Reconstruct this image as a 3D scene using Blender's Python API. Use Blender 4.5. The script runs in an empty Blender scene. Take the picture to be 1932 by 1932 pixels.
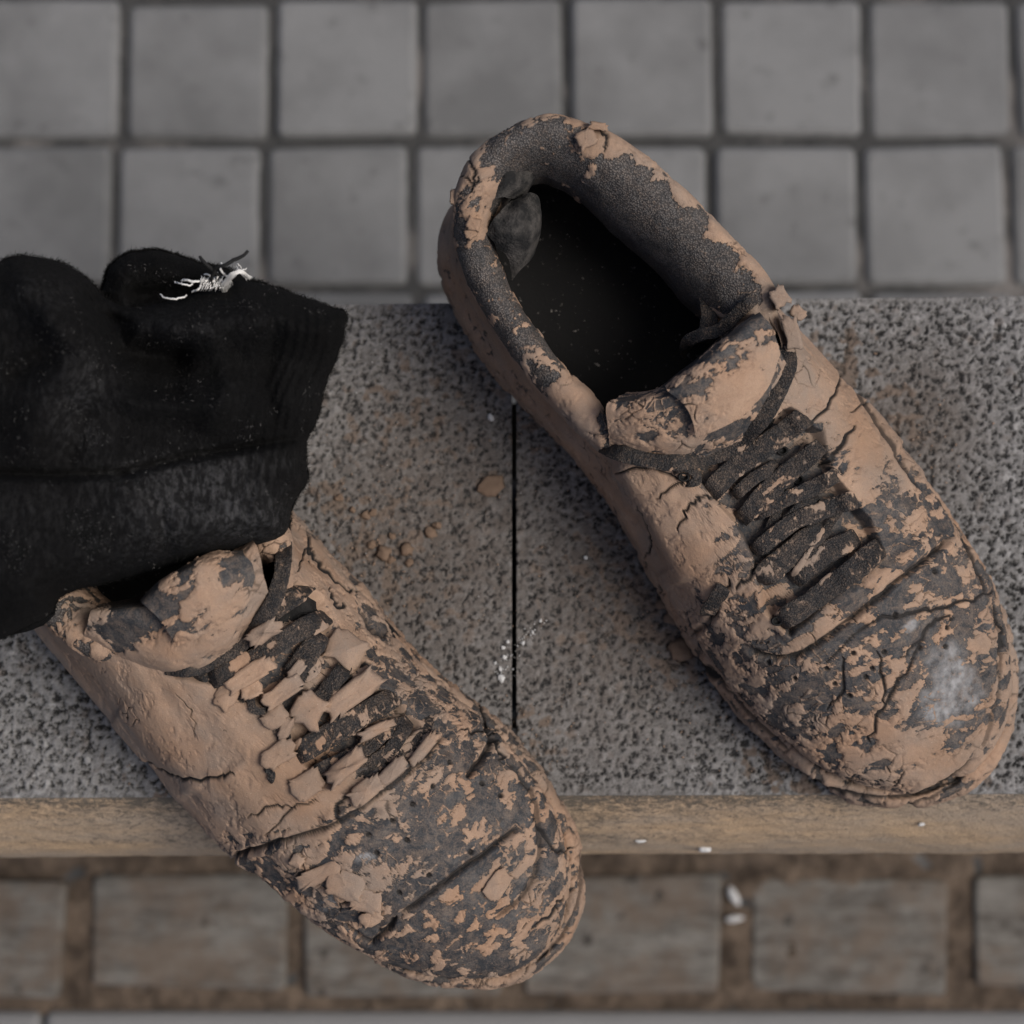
import bpy, math, random
import numpy as np
from math import radians as R

random.seed(7)
rng = np.random.default_rng(11)
SC = bpy.context.scene
COL = SC.collection

# ------------------------------------------------------------------ camera, sky, sun, exposure
TILT = R(5.0)
DIST = 0.80
LENS = 70.0
FPX = 1932 * LENS / 36.0           # focal length in units of the 1932-wide view used for measuring
CAM = np.array([0.0, -DIST * math.sin(TILT), DIST * math.cos(TILT)])
cam_d = bpy.data.cameras.new('camera')
cam = bpy.data.objects.new('camera', cam_d)
COL.objects.link(cam)
cam.location = CAM
cam.rotation_euler = (TILT, 0, 0)
cam_d.lens = LENS
cam_d.sensor_width = 36.0
cam_d.clip_start = 0.02
cam_d.clip_end = 100
cam_d.dof.use_dof = True
cam_d.dof.focus_distance = 0.730
cam_d.dof.aperture_fstop = 7.6
SC.camera = cam

SUN_EL, SUN_AZ = R(58), R(98)      # azimuth clockwise from +Y
w = bpy.data.worlds.new('World')
SC.world = w
w.use_nodes = True
nt = w.node_tree
sky = nt.nodes.new('ShaderNodeTexSky')
sky.sky_type = 'NISHITA'
sky.sun_disc = False
sky.sun_elevation = SUN_EL
sky.sun_rotation = SUN_AZ
sky.air_density = 0.6
sky.dust_density = 4.0
sky.ozone_density = 0.3
bg = nt.nodes['Background']
bg.inputs[1].default_value = 0.085
nt.links.new(sky.outputs[0], bg.inputs[0])

sun_d = bpy.data.lights.new('sun', 'SUN')
sun_d.energy = 1.5
sun_d.angle = R(30)
sun_d.color = (1.0, 0.96, 0.90)
sun = bpy.data.objects.new('sun', sun_d)
COL.objects.link(sun)
sun.rotation_euler = (math.pi / 2 - SUN_EL, 0, math.pi - SUN_AZ)

SC.view_settings.view_transform = 'Standard'
SC.view_settings.look = 'None'
SC.view_settings.exposure = 0.42
SC.view_settings.gamma = 1.0

# ------------------------------------------------------------------ geometry helpers
ct, st = math.cos(TILT), math.sin(TILT)


def unp(px, py, z):
    """point at height z (metres above the ledge top) seen at measured position px, py"""
    px = np.asarray(px, float); py = np.asarray(py, float); z = np.asarray(z, float)
    dx = (px - 966) / FPX
    dy = -(py - 966) / FPX
    wy = dy * ct + st
    wz = dy * st - ct
    t = (z - CAM[2]) / wz
    return np.stack([CAM[0] + dx * t, CAM[1] + wy * t, np.broadcast_to(z, np.shape(t)) + 0 * t], -1)


def proj(P):
    d = P - CAM
    cy = d[..., 1] * ct + d[..., 2] * st
    cz = -d[..., 1] * st + d[..., 2] * ct
    return 966 + FPX * d[..., 0] / -cz, 966 - FPX * cy / -cz


def smooth(a, b, x):
    t = np.clip((x - a) / (b - a), 0, 1)
    return t * t * (3 - 2 * t)


PERM = rng.permutation(256)
PERM = np.concatenate([PERM, PERM, PERM]).astype(np.int64)
GR = rng.normal(size=(256, 3)); GR /= np.linalg.norm(GR, axis=1)[:, None]
RND = rng.random((256, 4))


def _h(i, j, k):
    return PERM[(PERM[(PERM[i & 255] + j) & 255] + k) & 255]


def perlin(p):
    p = np.asarray(p, float)
    i = np.floor(p).astype(np.int64)
    f = p - i
    u = f * f * f * (f * (f * 6 - 15) + 10)
    out = 0
    for a in (0, 1):
        wa = u[:, 0] if a else 1 - u[:, 0]
        for b in (0, 1):
            wb = u[:, 1] if b else 1 - u[:, 1]
            for c in (0, 1):
                wc = u[:, 2] if c else 1 - u[:, 2]
                g = GR[_h(i[:, 0] + a, i[:, 1] + b, i[:, 2] + c)]
                d = (f[:, 0] - a) * g[:, 0] + (f[:, 1] - b) * g[:, 1] + (f[:, 2] - c) * g[:, 2]
                out = out + wa * wb * wc * d
    return out


def fbm(p, octv=4, gain=0.5):
    o, amp = 0, 1.0
    for k in range(octv):
        o = o + amp * perlin(p * (2.03 ** k) + 17.3 * k)
        amp *= gain
    return o


def uniform(v):
    s = np.sort(v[::max(1, len(v) // 5000)])
    return np.interp(v, s, np.linspace(0, 1, len(s)))


def voronoi(p, dims=3):
    """F1, F2, random tone of the nearest cell"""
    i = np.floor(p).astype(np.int64)
    n = len(p)
    f1 = np.full(n, 9.0); f2 = np.full(n, 9.0); tone = np.zeros(n)
    ks = (-1, 0, 1) if dims == 3 else (0,)
    for a in (-1, 0, 1):
        for b in (-1, 0, 1):
            for c in ks:
                h = _h(i[:, 0] + a, i[:, 1] + b, i[:, 2] + c)
                r = RND[h]
                dx = i[:, 0] + a + r[:, 0] - p[:, 0]
                dy = i[:, 1] + b + r[:, 1] - p[:, 1]
                d = dx * dx + dy * dy
                if dims == 3:
                    dz = i[:, 2] + c + r[:, 2] - p[:, 2]
                    d = d + dz * dz
                d = np.sqrt(d)
                near = d < f1
                f2 = np.where(near, f1, np.minimum(f2, d))
                tone = np.where(near, r[:, 3], tone)
                f1 = np.where(near, d, f1)
    return f1, f2, tone


def cr(P, t, closed=False):
    """Catmull-Rom through P (n, ...) at t in [0, n) or [0, n-1]"""
    P = np.asarray(P, float); n = len(P)
    i = np.floor(t).astype(int)
    if not closed:
        i = np.clip(i, 0, n - 2)
    f = t - i
    ix = (lambda k: (i + k) % n) if closed else (lambda k: np.clip(i + k, 0, n - 1))
    p0, p1, p2, p3 = P[ix(-1)], P[ix(0)], P[ix(1)], P[ix(2)]
    f = f.reshape(f.shape + (1,) * (P.ndim - 1))
    return 0.5 * (2 * p1 + (p2 - p0) * f + (2 * p0 - 5 * p1 + 4 * p2 - p3) * f ** 2 + (3 * p1 - p0 - 3 * p2 + p3) * f ** 3)


def seg_dist(x, y, pts):
    """distance of points to a polyline and the position along it (0..1)"""
    pts = np.asarray(pts, float)
    best = np.full(x.shape, 1e9); al = np.zeros(x.shape)
    n = len(pts) - 1
    for k in range(n):
        ax, ay = pts[k]; bx, by = pts[k + 1]
        vx, vy = bx - ax, by - ay
        L = vx * vx + vy * vy + 1e-9
        t = np.clip(((x - ax) * vx + (y - ay) * vy) / L, 0, 1)
        d = np.hypot(x - ax - t * vx, y - ay - t * vy)
        m = d < best
        best = np.where(m, d, best); al = np.where(m, (k + t) / n, al)
    return best, al


def inside(x, y, poly):
    poly = np.asarray(poly, float)
    c = np.zeros(x.shape, bool)
    n = len(poly); j = n - 1
    for i in range(n):
        xi, yi = poly[i]; xj, yj = poly[j]
        if yi != yj:
            c ^= ((yi > y) != (yj > y)) & (x < (xj - xi) * (y - yi) / (yj - yi) + xi)
        j = i
    return c


def poly_sd(x, y, poly):
    d, _ = seg_dist(x, y, list(poly) + [poly[0]])
    return np.where(inside(x, y, poly), d, -d)


def ragged(pts, jit, n=4):
    """polyline subdivided with random sideways jitter"""
    pts = np.asarray(pts, float)
    t = np.linspace(0, len(pts) - 1, (len(pts) - 1) * n + 1)
    q = cr(pts, t)
    q[1:-1] += rng.normal(size=(len(q) - 2, 2)) * jit
    return q


def add_mesh(name, V, F, mat, parent=None, smooth_=True, attrs=None):
    me = bpy.data.meshes.new(name)
    V = np.ascontiguousarray(V, np.float32).reshape(-1, 3)
    F = np.ascontiguousarray(F, np.int32)
    me.vertices.add(len(V)); me.vertices.foreach_set('co', V.ravel())
    k = F.shape[1]
    me.loops.add(F.size); me.loops.foreach_set('vertex_index', F.ravel())
    me.polygons.add(len(F))
    me.polygons.foreach_set('loop_start', np.arange(0, F.size, k, dtype=np.int32))
    me.update(calc_edges=True)
    me.validate()
    if smooth_:
        me.polygons.foreach_set('use_smooth', np.ones(len(me.polygons), bool))
    for a, v in (attrs or {}).items():
        at = me.attributes.new(a, 'FLOAT', 'POINT')
        at.data.foreach_set('value', np.ascontiguousarray(v, np.float32).ravel())
    me.materials.append(mat)
    o = bpy.data.objects.new(name, me)
    COL.objects.link(o)
    if parent is not None:
        o.parent = parent
        if parent.type == 'EMPTY':
            o.matrix_parent_inverse.identity()
            o.location = [-c for c in parent.location]
    return o


def grid_faces(nr, nc, wrap=False):
    r = np.arange(nr - 1)[:, None]
    c = np.arange(nc if wrap else nc - 1)[None, :]
    c2 = (c + 1) % nc
    return np.stack([r * nc + c, r * nc + c2, (r + 1) * nc + c2, (r + 1) * nc + c], -1).reshape(-1, 4)


def grid_normals(P, wrap):
    """unit normals of a (nr, nc, 3) grid"""
    du = np.gradient(P, axis=0)
    if wrap:
        dv = np.roll(P, -1, 1) - np.roll(P, 1, 1)
    else:
        dv = np.gradient(P, axis=1)
    n = np.cross(dv, du)
    return n / (np.linalg.norm(n, axis=-1, keepdims=True) + 1e-12)


def thing(name, label, cat, loc=(0, 0, 0), group=None):
    o = bpy.data.objects.new(name, None)
    COL.objects.link(o)
    o.location = loc
    o.empty_display_size = 0.02
    tag(o, label, cat, group)
    return o


def tag(o, label=None, cat=None, group=None, kind=None):
    if label: o['label'] = label
    if cat: o['category'] = cat
    if group: o['group'] = group
    if kind: o['kind'] = kind
    return o


# ------------------------------------------------------------------ material helpers
class M:
    def __init__(s, name):
        s.m = bpy.data.materials.new(name)
        s.m.use_nodes = True
        s.t = s.m.node_tree
        s.b = s.t.nodes['Principled BSDF']
        s.b.inputs['Specular IOR Level'].default_value = 0.3

    def n(s, typ, **kw):
        nd = s.t.nodes.new(typ)
        for k, v in kw.items(): setattr(nd, k, v)
        return nd

    def l(s, a, b): s.t.links.new(a, b)

    def val(s, x, sock):
        if isinstance(x, (int, float)): sock.default_value = x
        elif isinstance(x, tuple): sock.default_value = x + (1,) if len(x) == 3 else x
        else: s.l(x, sock)

    def attr(s, a): return s.n('ShaderNodeAttribute', attribute_name=a).outputs['Fac']

    def coord(s, scale=(1, 1, 1), gen='Object'):
        tc = s.n('ShaderNodeTexCoord')
        mp = s.n('ShaderNodeMapping')
        mp.inputs['Scale'].default_value = scale
        s.l(tc.outputs[gen], mp.inputs[0])
        return mp.outputs[0]

    def ocoord(s, scale=(1, 1, 1)):
        """object coordinates shifted by where the piece lies, so alike pieces differ"""
        tc = s.n('ShaderNodeTexCoord'); oi_ = s.n('ShaderNodeObjectInfo')
        a = s.n('ShaderNodeVectorMath', operation='MULTIPLY'); a.inputs[1].default_value = (7.3, 5.9, 0)
        s.l(oi_.outputs['Location'], a.inputs[0])
        b = s.n('ShaderNodeVectorMath', operation='ADD'); s.l(tc.outputs['Object'], b.inputs[0]); s.l(a.outputs[0], b.inputs[1])
        mp = s.n('ShaderNodeMapping'); mp.inputs['Location'].default_value = (0.31, 0.17, 0.437); mp.inputs['Scale'].default_value = scale
        s.l(b.outputs[0], mp.inputs[0])
        return mp.outputs[0]

    def noise(s, scale, detail=4, rough=0.55, vec=None, dist=0.0):
        nd = s.n('ShaderNodeTexNoise')
        nd.inputs['Scale'].default_value = scale
        nd.inputs['Detail'].default_value = detail
        nd.inputs['Roughness'].default_value = rough
        nd.inputs['Distortion'].default_value = dist
        s.l(vec if vec is not None else s.coord(), nd.inputs['Vector'])
        return nd.outputs['Fac']

    def vor(s, scale, vec=None, feature='F1', out='Distance'):
        nd = s.n('ShaderNodeTexVoronoi', feature=feature)
        nd.inputs['Scale'].default_value = scale
        s.l(vec if vec is not None else s.coord(), nd.inputs['Vector'])
        return nd.outputs[out]

    def math(s, op, a, b=0.0, clamp=False):
        nd = s.n('ShaderNodeMath', operation=op, use_clamp=clamp)
        s.val(a, nd.inputs[0]); s.val(b, nd.inputs[1])
        return nd.outputs[0]

    def ran(s, x, a, b, c=0.0, d=1.0):
        nd = s.n('ShaderNodeMapRange')
        s.l(x, nd.inputs[0])
        for k, v in zip((1, 2, 3, 4), (a, b, c, d)): nd.inputs[k].default_value = v
        return nd.outputs[0]

    def mix(s, f, a, b):
        nd = s.n('ShaderNodeMix', data_type='RGBA')
        s.val(f, nd.inputs[0]); s.val(a, nd.inputs[6]); s.val(b, nd.inputs[7])
        return nd.outputs[2]

    def fin(s, col, rough=0.85, bump=None, dist=0.0005, strength=1.0, bump2=None, dist2=0.0002):
        s.val(col, s.b.inputs['Base Color'])
        s.val(rough, s.b.inputs['Roughness'])
        nrm = None
        for h, d in ((bump, dist), (bump2, dist2)):
            if h is None: continue
            bp = s.n('ShaderNodeBump')
            bp.inputs['Distance'].default_value = d
            bp.inputs['Strength'].default_value = strength
            s.l(h, bp.inputs['Height'])
            if nrm is not None: s.l(nrm, bp.inputs['Normal'])
            nrm = bp.outputs[0]
        if nrm is not None: s.l(nrm, s.b.inputs['Normal'])
        return s.m


MUD_A, MUD_B, MUD_C = (0.405, 0.277, 0.192), (0.325, 0.214, 0.145), (0.265, 0.208, 0.165)


def mud_colour(m):
    a = m.mix(m.ran(m.noise(60, 5, 0.65), 0.36, 0.64), MUD_A, MUD_B)
    b = m.mix(m.ran(m.noise(34, 5, 0.65, vec=m.coord((1, 1, 1.3))), 0.42, 0.62, 0, 0.9), a, MUD_C)
    b = m.mix(m.ran(m.noise(17, 4, 0.6), 0.50, 0.72, 0, 0.55), b, (0.235, 0.150, 0.095))
    b = m.mix(m.ran(m.noise(2100, 2, 0.6), 0.45, 0.75, 0, 0.42), b, (0.20, 0.137, 0.10))
    b = m.mix(m.ran(m.noise(1700, 2, 0.5), 0.66, 0.76, 0, 0.5), b, (0.56, 0.43, 0.34))
    fl = m.noise(330, 3, 0.6, m.coord((1, 1, 1), 'Object'))
    return m.mix(m.ran(fl, 0.69, 0.75, 0, 0.7), b, (0.075, 0.056, 0.045))


def leather_mud_material(name, bare=(0.030, 0.032, 0.0355), dusty=(0.115, 0.110, 0.105), dust_lo=0.46, dust_hi=0.76, fabric=0, speck=0.0):
    """attributes: mud (signed), crack, scuff, tone"""
    m = M(name)
    fine = m.noise(1500, 3, 0.6)
    mid = m.noise(420, 4, 0.65)
    att = m.attr('mud')
    fld = m.math('ADD', att, m.math('MULTIPLY', m.math('SUBTRACT', mid, 0.5), 0.26))
    mask = m.ran(fld, -0.020, 0.035)
    mud = mud_colour(m)
    mud = m.mix(m.math('MULTIPLY', m.attr('tone'), 0.55, True), mud, (0.33, 0.19, 0.11))
    dust = m.ran(m.math('ADD', m.math('MULTIPLY', m.noise(140, 5, 0.65), 0.70), m.math('MULTIPLY', fine, 0.30)), dust_lo, dust_hi)
    bcol = m.mix(dust, bare, dusty)
    # thin dried film round and between the thick crusts
    film = m.math('MULTIPLY', m.ran(att, -0.42, 0.0), m.ran(m.math('ADD', m.math('MULTIPLY', m.noise(190, 5, 0.7, None, 1.2), 0.7), m.math('MULTIPLY', fine, 0.3)), 0.45, 0.66))
    bcol = m.mix(m.math('MULTIPLY', film, 0.62), bcol, (0.235, 0.172, 0.126))
    if speck:
        bcol = m.mix(m.ran(m.noise(1250, 3, 0.65), 0.52, 0.70, 0, speck), bcol, (0.30, 0.205, 0.135))
    if fabric:
        weave = m.vor(fabric)
        bcol = m.mix(m.ran(weave, 0.22, 0.62, 0.0, 0.7), bcol, (0.012, 0.012, 0.013))
    bcol = m.mix(m.math('MULTIPLY', m.attr('scuff'), m.ran(m.noise(260, 4), 0.30, 0.7), True), bcol, (0.30, 0.30, 0.30))
    col = m.mix(mask, bcol, mud)
    col = m.mix(m.attr('crack'), col, (0.016, 0.014, 0.013))
    rough = m.ran(mask, 0, 1, 0.66, 0.95)
    hgt = m.math('ADD', m.math('MULTIPLY', m.noise(700, 4, 0.75), 0.9), m.math('MULTIPLY', mask, 0.8))
    if fabric:
        hgt = m.math('SUBTRACT', hgt, m.math('MULTIPLY', m.math('MULTIPLY', weave, m.math('SUBTRACT', 1.0, mask)), 1.4))
    return m.fin(col, rough, hgt, 0.00028, 1.0, m.noise(2300, 2), 0.00016)


MAT_UPPER = leather_mud_material('muddy leather')
MAT_SOLE = leather_mud_material('muddy sole rubber', dusty=(0.13, 0.11, 0.09))
MAT_COLLAR = leather_mud_material('dusty knitted collar', (0.040, 0.040, 0.041), (0.20, 0.183, 0.168), 0.30, 0.68, 1450)
MAT_LACE = leather_mud_material('muddy lace', (0.016, 0.0165, 0.0175), (0.070, 0.064, 0.060), 0.48, 0.78, 1500, 0.24)
MAT_TONGUE = leather_mud_material('muddy tongue')

m = M('dried mud')
MAT_MUD = m.fin(mud_colour(m), 0.95, m.noise(600, 5, 0.7), 0.0004, 1.0)

m = M('black lining')
MAT_LINING = m.fin(m.mix(m.ran(m.noise(120, 4), 0.5, 0.8), (0.008, 0.008, 0.008), (0.03, 0.029, 0.028)), 0.95,
                   m.vor(900), 0.0003)
m = M('black insole')
spk = m.ran(m.noise(520, 3, 0.65), 0.66, 0.74)
MAT_INSOLE = m.fin(m.mix(spk, (0.008, 0.008, 0.008), (0.22, 0.20, 0.185)), 0.95, m.noise(900, 3), 0.0003)

m = M('torn lining cloth')
MAT_TORN = m.fin(m.mix(m.ran(m.noise(160, 5), 0.4, 0.72), (0.014, 0.014, 0.014), (0.085, 0.078, 0.071)), 0.95,
                 m.vor(1000), 0.0004)

m = M('black sock knit')
lint = m.ran(m.noise(2200, 2, 0.6), 0.70, 0.78)
knit = m.ran(m.noise(520, 4, 0.7, m.coord((1.0, 0.4, 1.0))), 0.45, 0.62)
patch = m.math('ADD', m.math('MULTIPLY', m.attr('worn_sheen'), knit, True), m.math('MULTIPLY', m.attr('worn_sheen'), 0.25))
c = m.mix(patch, (0.0026, 0.0026, 0.0027), (0.060, 0.060, 0.061))
c = m.mix(m.math('MULTIPLY', lint, 0.3), c, (0.12, 0.12, 0.12))
m.b.inputs['Sheen Weight'].default_value = 0.0
m.b.inputs['Specular IOR Level'].default_value = 0.12
MAT_SOCK = m.fin(c, 0.9, m.noise(900, 4, 0.75, m.coord((1.0, 0.4, 1))), 0.0012, 1.0)
m = M('black fuzz'); m.b.inputs['Specular IOR Level'].default_value = 0.1
MAT_FUZZ = m.fin((0.009, 0.009, 0.009), 0.9)
m = M('lint grey')
MAT_LINT = m.fin((0.16, 0.155, 0.15), 0.9)
m = M('white elastic')
MAT_WHITE = m.fin((0.78, 0.77, 0.74), 0.7)
m = M('black thread')
MAT_BTHREAD = m.fin((0.012, 0.012, 0.012), 0.8)
m = M('white fleck')
MAT_FLECK = m.fin(m.mix(m.noise(900), (0.34, 0.34, 0.335), (0.74, 0.74, 0.73)), 0.7)
m = M('eyelet hole'); MAT_EYE = m.fin((0.006, 0.006, 0.006), 0.7)

m = M('shaded mud crumb')
MAT_CRUMB = m.fin(m.mix(m.noise(300, 4), (0.125, 0.083, 0.057), (0.225, 0.158, 0.112)), 0.95, m.noise(600, 5, 0.7), 0.0005)  # mud colour darkened to paint in the shade the crumbs lie in

# granite with grain attributes
m = M('rough granite')
g = m.attr('grain')
grit = m.noise(1700, 3, 0.6)
c = m.mix(m.math('ADD', g, m.math('MULTIPLY', m.math('SUBTRACT', grit, 0.5), 0.55), True), (0.012, 0.012, 0.0125), (0.325, 0.322, 0.316))
c = m.mix(m.math('MULTIPLY', m.math('MULTIPLY', m.attr('dirt'), 0.9), m.ran(g, 0.05, 0.45, 0.15, 1.0), True), c, m.mix(grit, (0.050, 0.042, 0.036), (0.140, 0.112, 0.092)))  # this mask holds dirt patches and the painted shade between the shoes
c = m.mix(m.math('MULTIPLY', m.attr('stain'), m.ran(g, 0.05, 0.5, 0.25, 0.85), True), c, m.mix(grit, (0.105, 0.070, 0.047), (0.21, 0.145, 0.10)))
MAT_GRANITE = m.fin(c, 0.85, m.noise(1300, 3, 0.7), 0.0004)

m = M('concrete paving')
oc = m.ocoord()
oi = m.n('ShaderNodeObjectInfo').outputs['Random']
v = m.math('ADD', m.math('MULTIPLY', m.noise(17, 6, 0.62, oc), 0.8), m.math('MULTIPLY', oi, 0.25))
c = m.mix(m.ran(v, 0.38, 0.66), (0.1355, 0.137, 0.1365), (0.222, 0.225, 0.2245))
c = m.mix(m.ran(m.noise(650, 4, 0.7, oc), 0.35, 0.7, 0, 0.45), c, (0.118, 0.118, 0.117))
c = m.mix(m.ran(m.noise(75, 3, 0.55, oc), 0.62, 0.74, 0.0, 0.65), c, (0.088, 0.088, 0.087))
MAT_TILE = m.fin(c, 0.9, m.noise(500, 4, 0.7, oc), 0.0006)
m = M('paving joint dirt')
c = m.mix(m.ran(m.noise(14, 4), 0.52, 0.66), (0.060, 0.060, 0.059), (0.19, 0.178, 0.168))
MAT_JOINT = m.fin(c, 0.95, m.noise(220, 5, 0.7), 0.003)
m = M('muddy joint earth')
c = m.mix(m.ran(m.noise(45, 5, 0.65), 0.36, 0.66), (0.045, 0.033, 0.024), (0.16, 0.12, 0.088))
MAT_EARTH = m.fin(c, 0.95, m.noise(160, 5, 0.7), 0.004)
m = M('weathered brick')
oi = m.n('ShaderNodeObjectInfo')
vec = m.ocoord((13, 58, 60)); oc = m.ocoord()
st1 = m.noise(2.6, 6, 0.75, vec, 0.6)
st2 = m.math('ADD', m.math('MULTIPLY', st1, 0.6), m.math('MULTIPLY', m.noise(45, 6, 0.7, oc), 0.4))
c = m.mix(m.ran(st2, 0.40, 0.60), (0.072, 0.064, 0.055), (0.182, 0.172, 0.155))
c = m.mix(m.ran(m.noise(22, 6, 0.7, oc), 0.46, 0.60, 0, 0.65), c, (0.125, 0.092, 0.067))
c = m.mix(m.ran(m.noise(60, 4, 0.65, oc), 0.63, 0.70, 0, 0.9), c, (0.035, 0.03, 0.026))
MAT_BRICK = m.fin(c, 0.9, st2, 0.002)
m = M('plain kerb concrete')
MAT_KERB = m.fin(m.mix(m.noise(20, 4), (0.16, 0.16, 0.16), (0.21, 0.21, 0.21)), 0.9, m.noise(400), 0.0006)
m = M('ochre stained edge')
vec = m.coord((85, 130, 130))
stn = m.noise(3.2, 7, 0.72, vec, 0.8)
h = m.attr('dirt')
c = m.mix(m.ran(m.noise(28, 5, 0.65, m.coord((0.6, 2, 2))), 0.36, 0.62), (0.50, 0.355, 0.22), (0.39, 0.31, 0.23))
c = m.mix(m.ran(m.noise(1300, 3, 0.6), 0.40, 0.75, 0, 0.6), c, (0.16, 0.12, 0.085))
sel = m.math('ADD', m.math('ADD', m.math('MULTIPLY', stn, 0.75), m.math('MULTIPLY', m.noise(800, 3, 0.7), 0.25)), m.math('MULTIPLY', h, 0.20))
c = m.mix(m.ran(sel, 0.52, 0.68, 0, 0.9), c, (0.085, 0.077, 0.066))
MAT_EDGE = m.fin(c, 0.92, stn, 0.0006, 1.0, m.noise(900, 3), 0.0004)
m = M('ledge base masonry')
MAT_BASE = m.fin(m.mix(m.noise(30, 4), (0.10, 0.09, 0.08), (0.18, 0.165, 0.15)), 0.95, m.noise(200), 0.002)

# ------------------------------------------------------------------ ground: pavement, tiles, bricks
GZ = -0.42
base = add_mesh('pavement', [(-3, -3, GZ - 0.0045), (3, -3, GZ - 0.0045), (3, 3, GZ - 0.0045), (-3, 3, GZ - 0.0045)], [(0, 1, 2, 3)], MAT_JOINT, None, False)
tag(base, kind='structure')


NXT, NYT = 760, 240
gx = np.linspace(-0.62, 0.62, NXT); gy = np.linspace(0.02, 0.50, NYT)
P = np.stack(np.meshgrid(gx, gy, indexing='xy'), -1).reshape(-1, 2)
zz = GZ - 0.0040 + 0.0046 * fbm(np.c_[P * 34, 0 * P[:, :1] + 3.3], 5, 0.6)
zz = np.minimum(zz, GZ - 0.0030)
jb = add_mesh('joint_sand', np.c_[P, zz], grid_faces(NYT, NXT), MAT_JOINT, base)
tag(jb, kind='structure')


def slab_mesh(name, sx, sy, h, bev, mat, rad=0.004, jit=0.0):
    """paver with rounded corners and a bevelled top edge"""
    rings = []
    for ins, z in ((0, -h), (0, -bev), (bev * 0.35, -bev * 0.38), (bev, 0)):
        ring = []
        for cx, cy, a0 in ((1, 1, 0), (-1, 1, 90), (-1, -1, 180), (1, -1, 270)):
            for a in (0, 45, 90):
                an = R(a0 + a)
                ring.append((cx * (sx / 2 - rad) + (rad - ins) * math.cos(an), cy * (sy / 2 - rad) + (rad - ins) * math.sin(an), z))
        rings.append(ring)
    V = np.array(rings)
    V[..., :2] += np.repeat(rng.normal(size=(4, 2)) * jit, 3, 0)[None]
    n = 12
    me = bpy.data.meshes.new(name)
    faces = [tuple(int(q) for q in f) for f in grid_faces(4, n, True)] + [tuple(range(3 * n, 4 * n))]
    me.from_pydata([tuple(v) for v in V.reshape(-1, 3)], [], faces)
    me.materials.append(mat)
    me.update()
    return me


def place(name, me, loc, rz=0.0, tx=0.0, ty=0.0, parent=None):
    o = bpy.data.objects.new(name, me)
    COL.objects.link(o)
    o.location = loc
    o.rotation_euler = (tx, ty, rz)
    o.parent = parent
    return o


xl = unp(222, 268, GZ)[0]; xr = unp(222 + 281, 268, GZ)[0]
TP = xr - xl
y0 = unp(966, 546, GZ)[1]; y1 = unp(966, 268, GZ)[1]
TR = y1 - y0
jw = unp(966 + 15, 268, GZ)[0] - unp(966, 268, GZ)[0]
tiles = [slab_mesh('paving_tile', TP - jw, TR - jw * 0.95, 0.04, 0.0038, MAT_TILE, 0.005, 0.0007) for _ in range(4)]
for r in range(-1, 6):
    off = {-1: 0.002, 0: -0.0022, 1: 0.0022, 2: -0.001}.get(r, rng.normal() * 0.001)
    for k in range(-6, 13):
        place('paving_tile', tiles[(r * 5 + k * 3) % 4],
              (xl + (k + 0.5) * TP + off + rng.normal() * 0.0006, y0 + (r + 0.5) * TR + rng.normal() * 0.0005, GZ + rng.normal() * 0.0008),
              rng.normal() * 0.003, rng.normal() * 0.004, rng.normal() * 0.004, base)

# front: brick course, earth joints, plain strip
yb1 = unp(966, 1650, GZ)[1]; yb0 = unp(966, 1874, GZ)[1]
yk = unp(966, 1908, GZ)[1]
bx = [unp(q, 1760, GZ)[0] for q in (140, 553, 966, 1386, 1808)]
BP = (bx[4] - bx[0]) / 4
bj = unp(966 + 44, 1760, GZ)[0] - unp(966, 1760, GZ)[0]
# earth bed the bricks sit in, lumpy
NX, NY = 700, 110
gx = np.linspace(-0.75, 0.75, NX); gy = np.linspace(yk - 0.003, yb1 + 0.05, NY)
P = np.stack(np.meshgrid(gx, gy, indexing='xy'), -1).reshape(-1, 2)
zz = GZ - 0.0030 + 0.0034 * fbm(np.c_[P * 62, 0 * P[:, :1]], 5, 0.6)
bed = add_mesh('earth_joint', np.c_[P, zz], grid_faces(NY, NX), MAT_EARTH, base)
tag(bed, kind='structure')
bricks = [slab_mesh('brick', BP - bj, yb1 - yb0, 0.03, 0.0025, MAT_BRICK, 0.004, 0.0012) for _ in range(4)]
for k in range(-4, 8):
    x = bx[0] + BP * (k + 0.5) + rng.normal() * 0.001
    place('brick', bricks[k % 4], (x, (yb0 + yb1) / 2 + rng.normal() * 0.0008, GZ + 0.001 + rng.normal() * 0.001), rng.normal() * 0.006, rng.normal() * 0.006, rng.normal() * 0.006, base)
kb = slab_mesh('kerb_stone', 0.6, 0.30, 0.04, 0.004, MAT_KERB)
for k in (-1, 0, 1):
    place('kerb_stone', kb, (k * 0.603 + 0.02, yk - 0.15, GZ + 0.003), 0, 0, 0, base)

# ------------------------------------------------------------------ the stone ledge the shoes stand on
ledge = thing('stone_ledge', 'rough grey granite ledge of two slabs with an ochre front edge under both shoes', 'ledge', (0, 0, GZ))


def back_y(x): return unp(966, 570, 0)[1] + 0.0128 * x
def front_y(x): return unp(966, 1502, 0)[1] + 0.004 * x


vx0 = unp(-45, 966, 0)[0]; vx1 = unp(1977, 966, 0)[0]
seam = unp(970, 1000, 0)[0]


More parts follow.
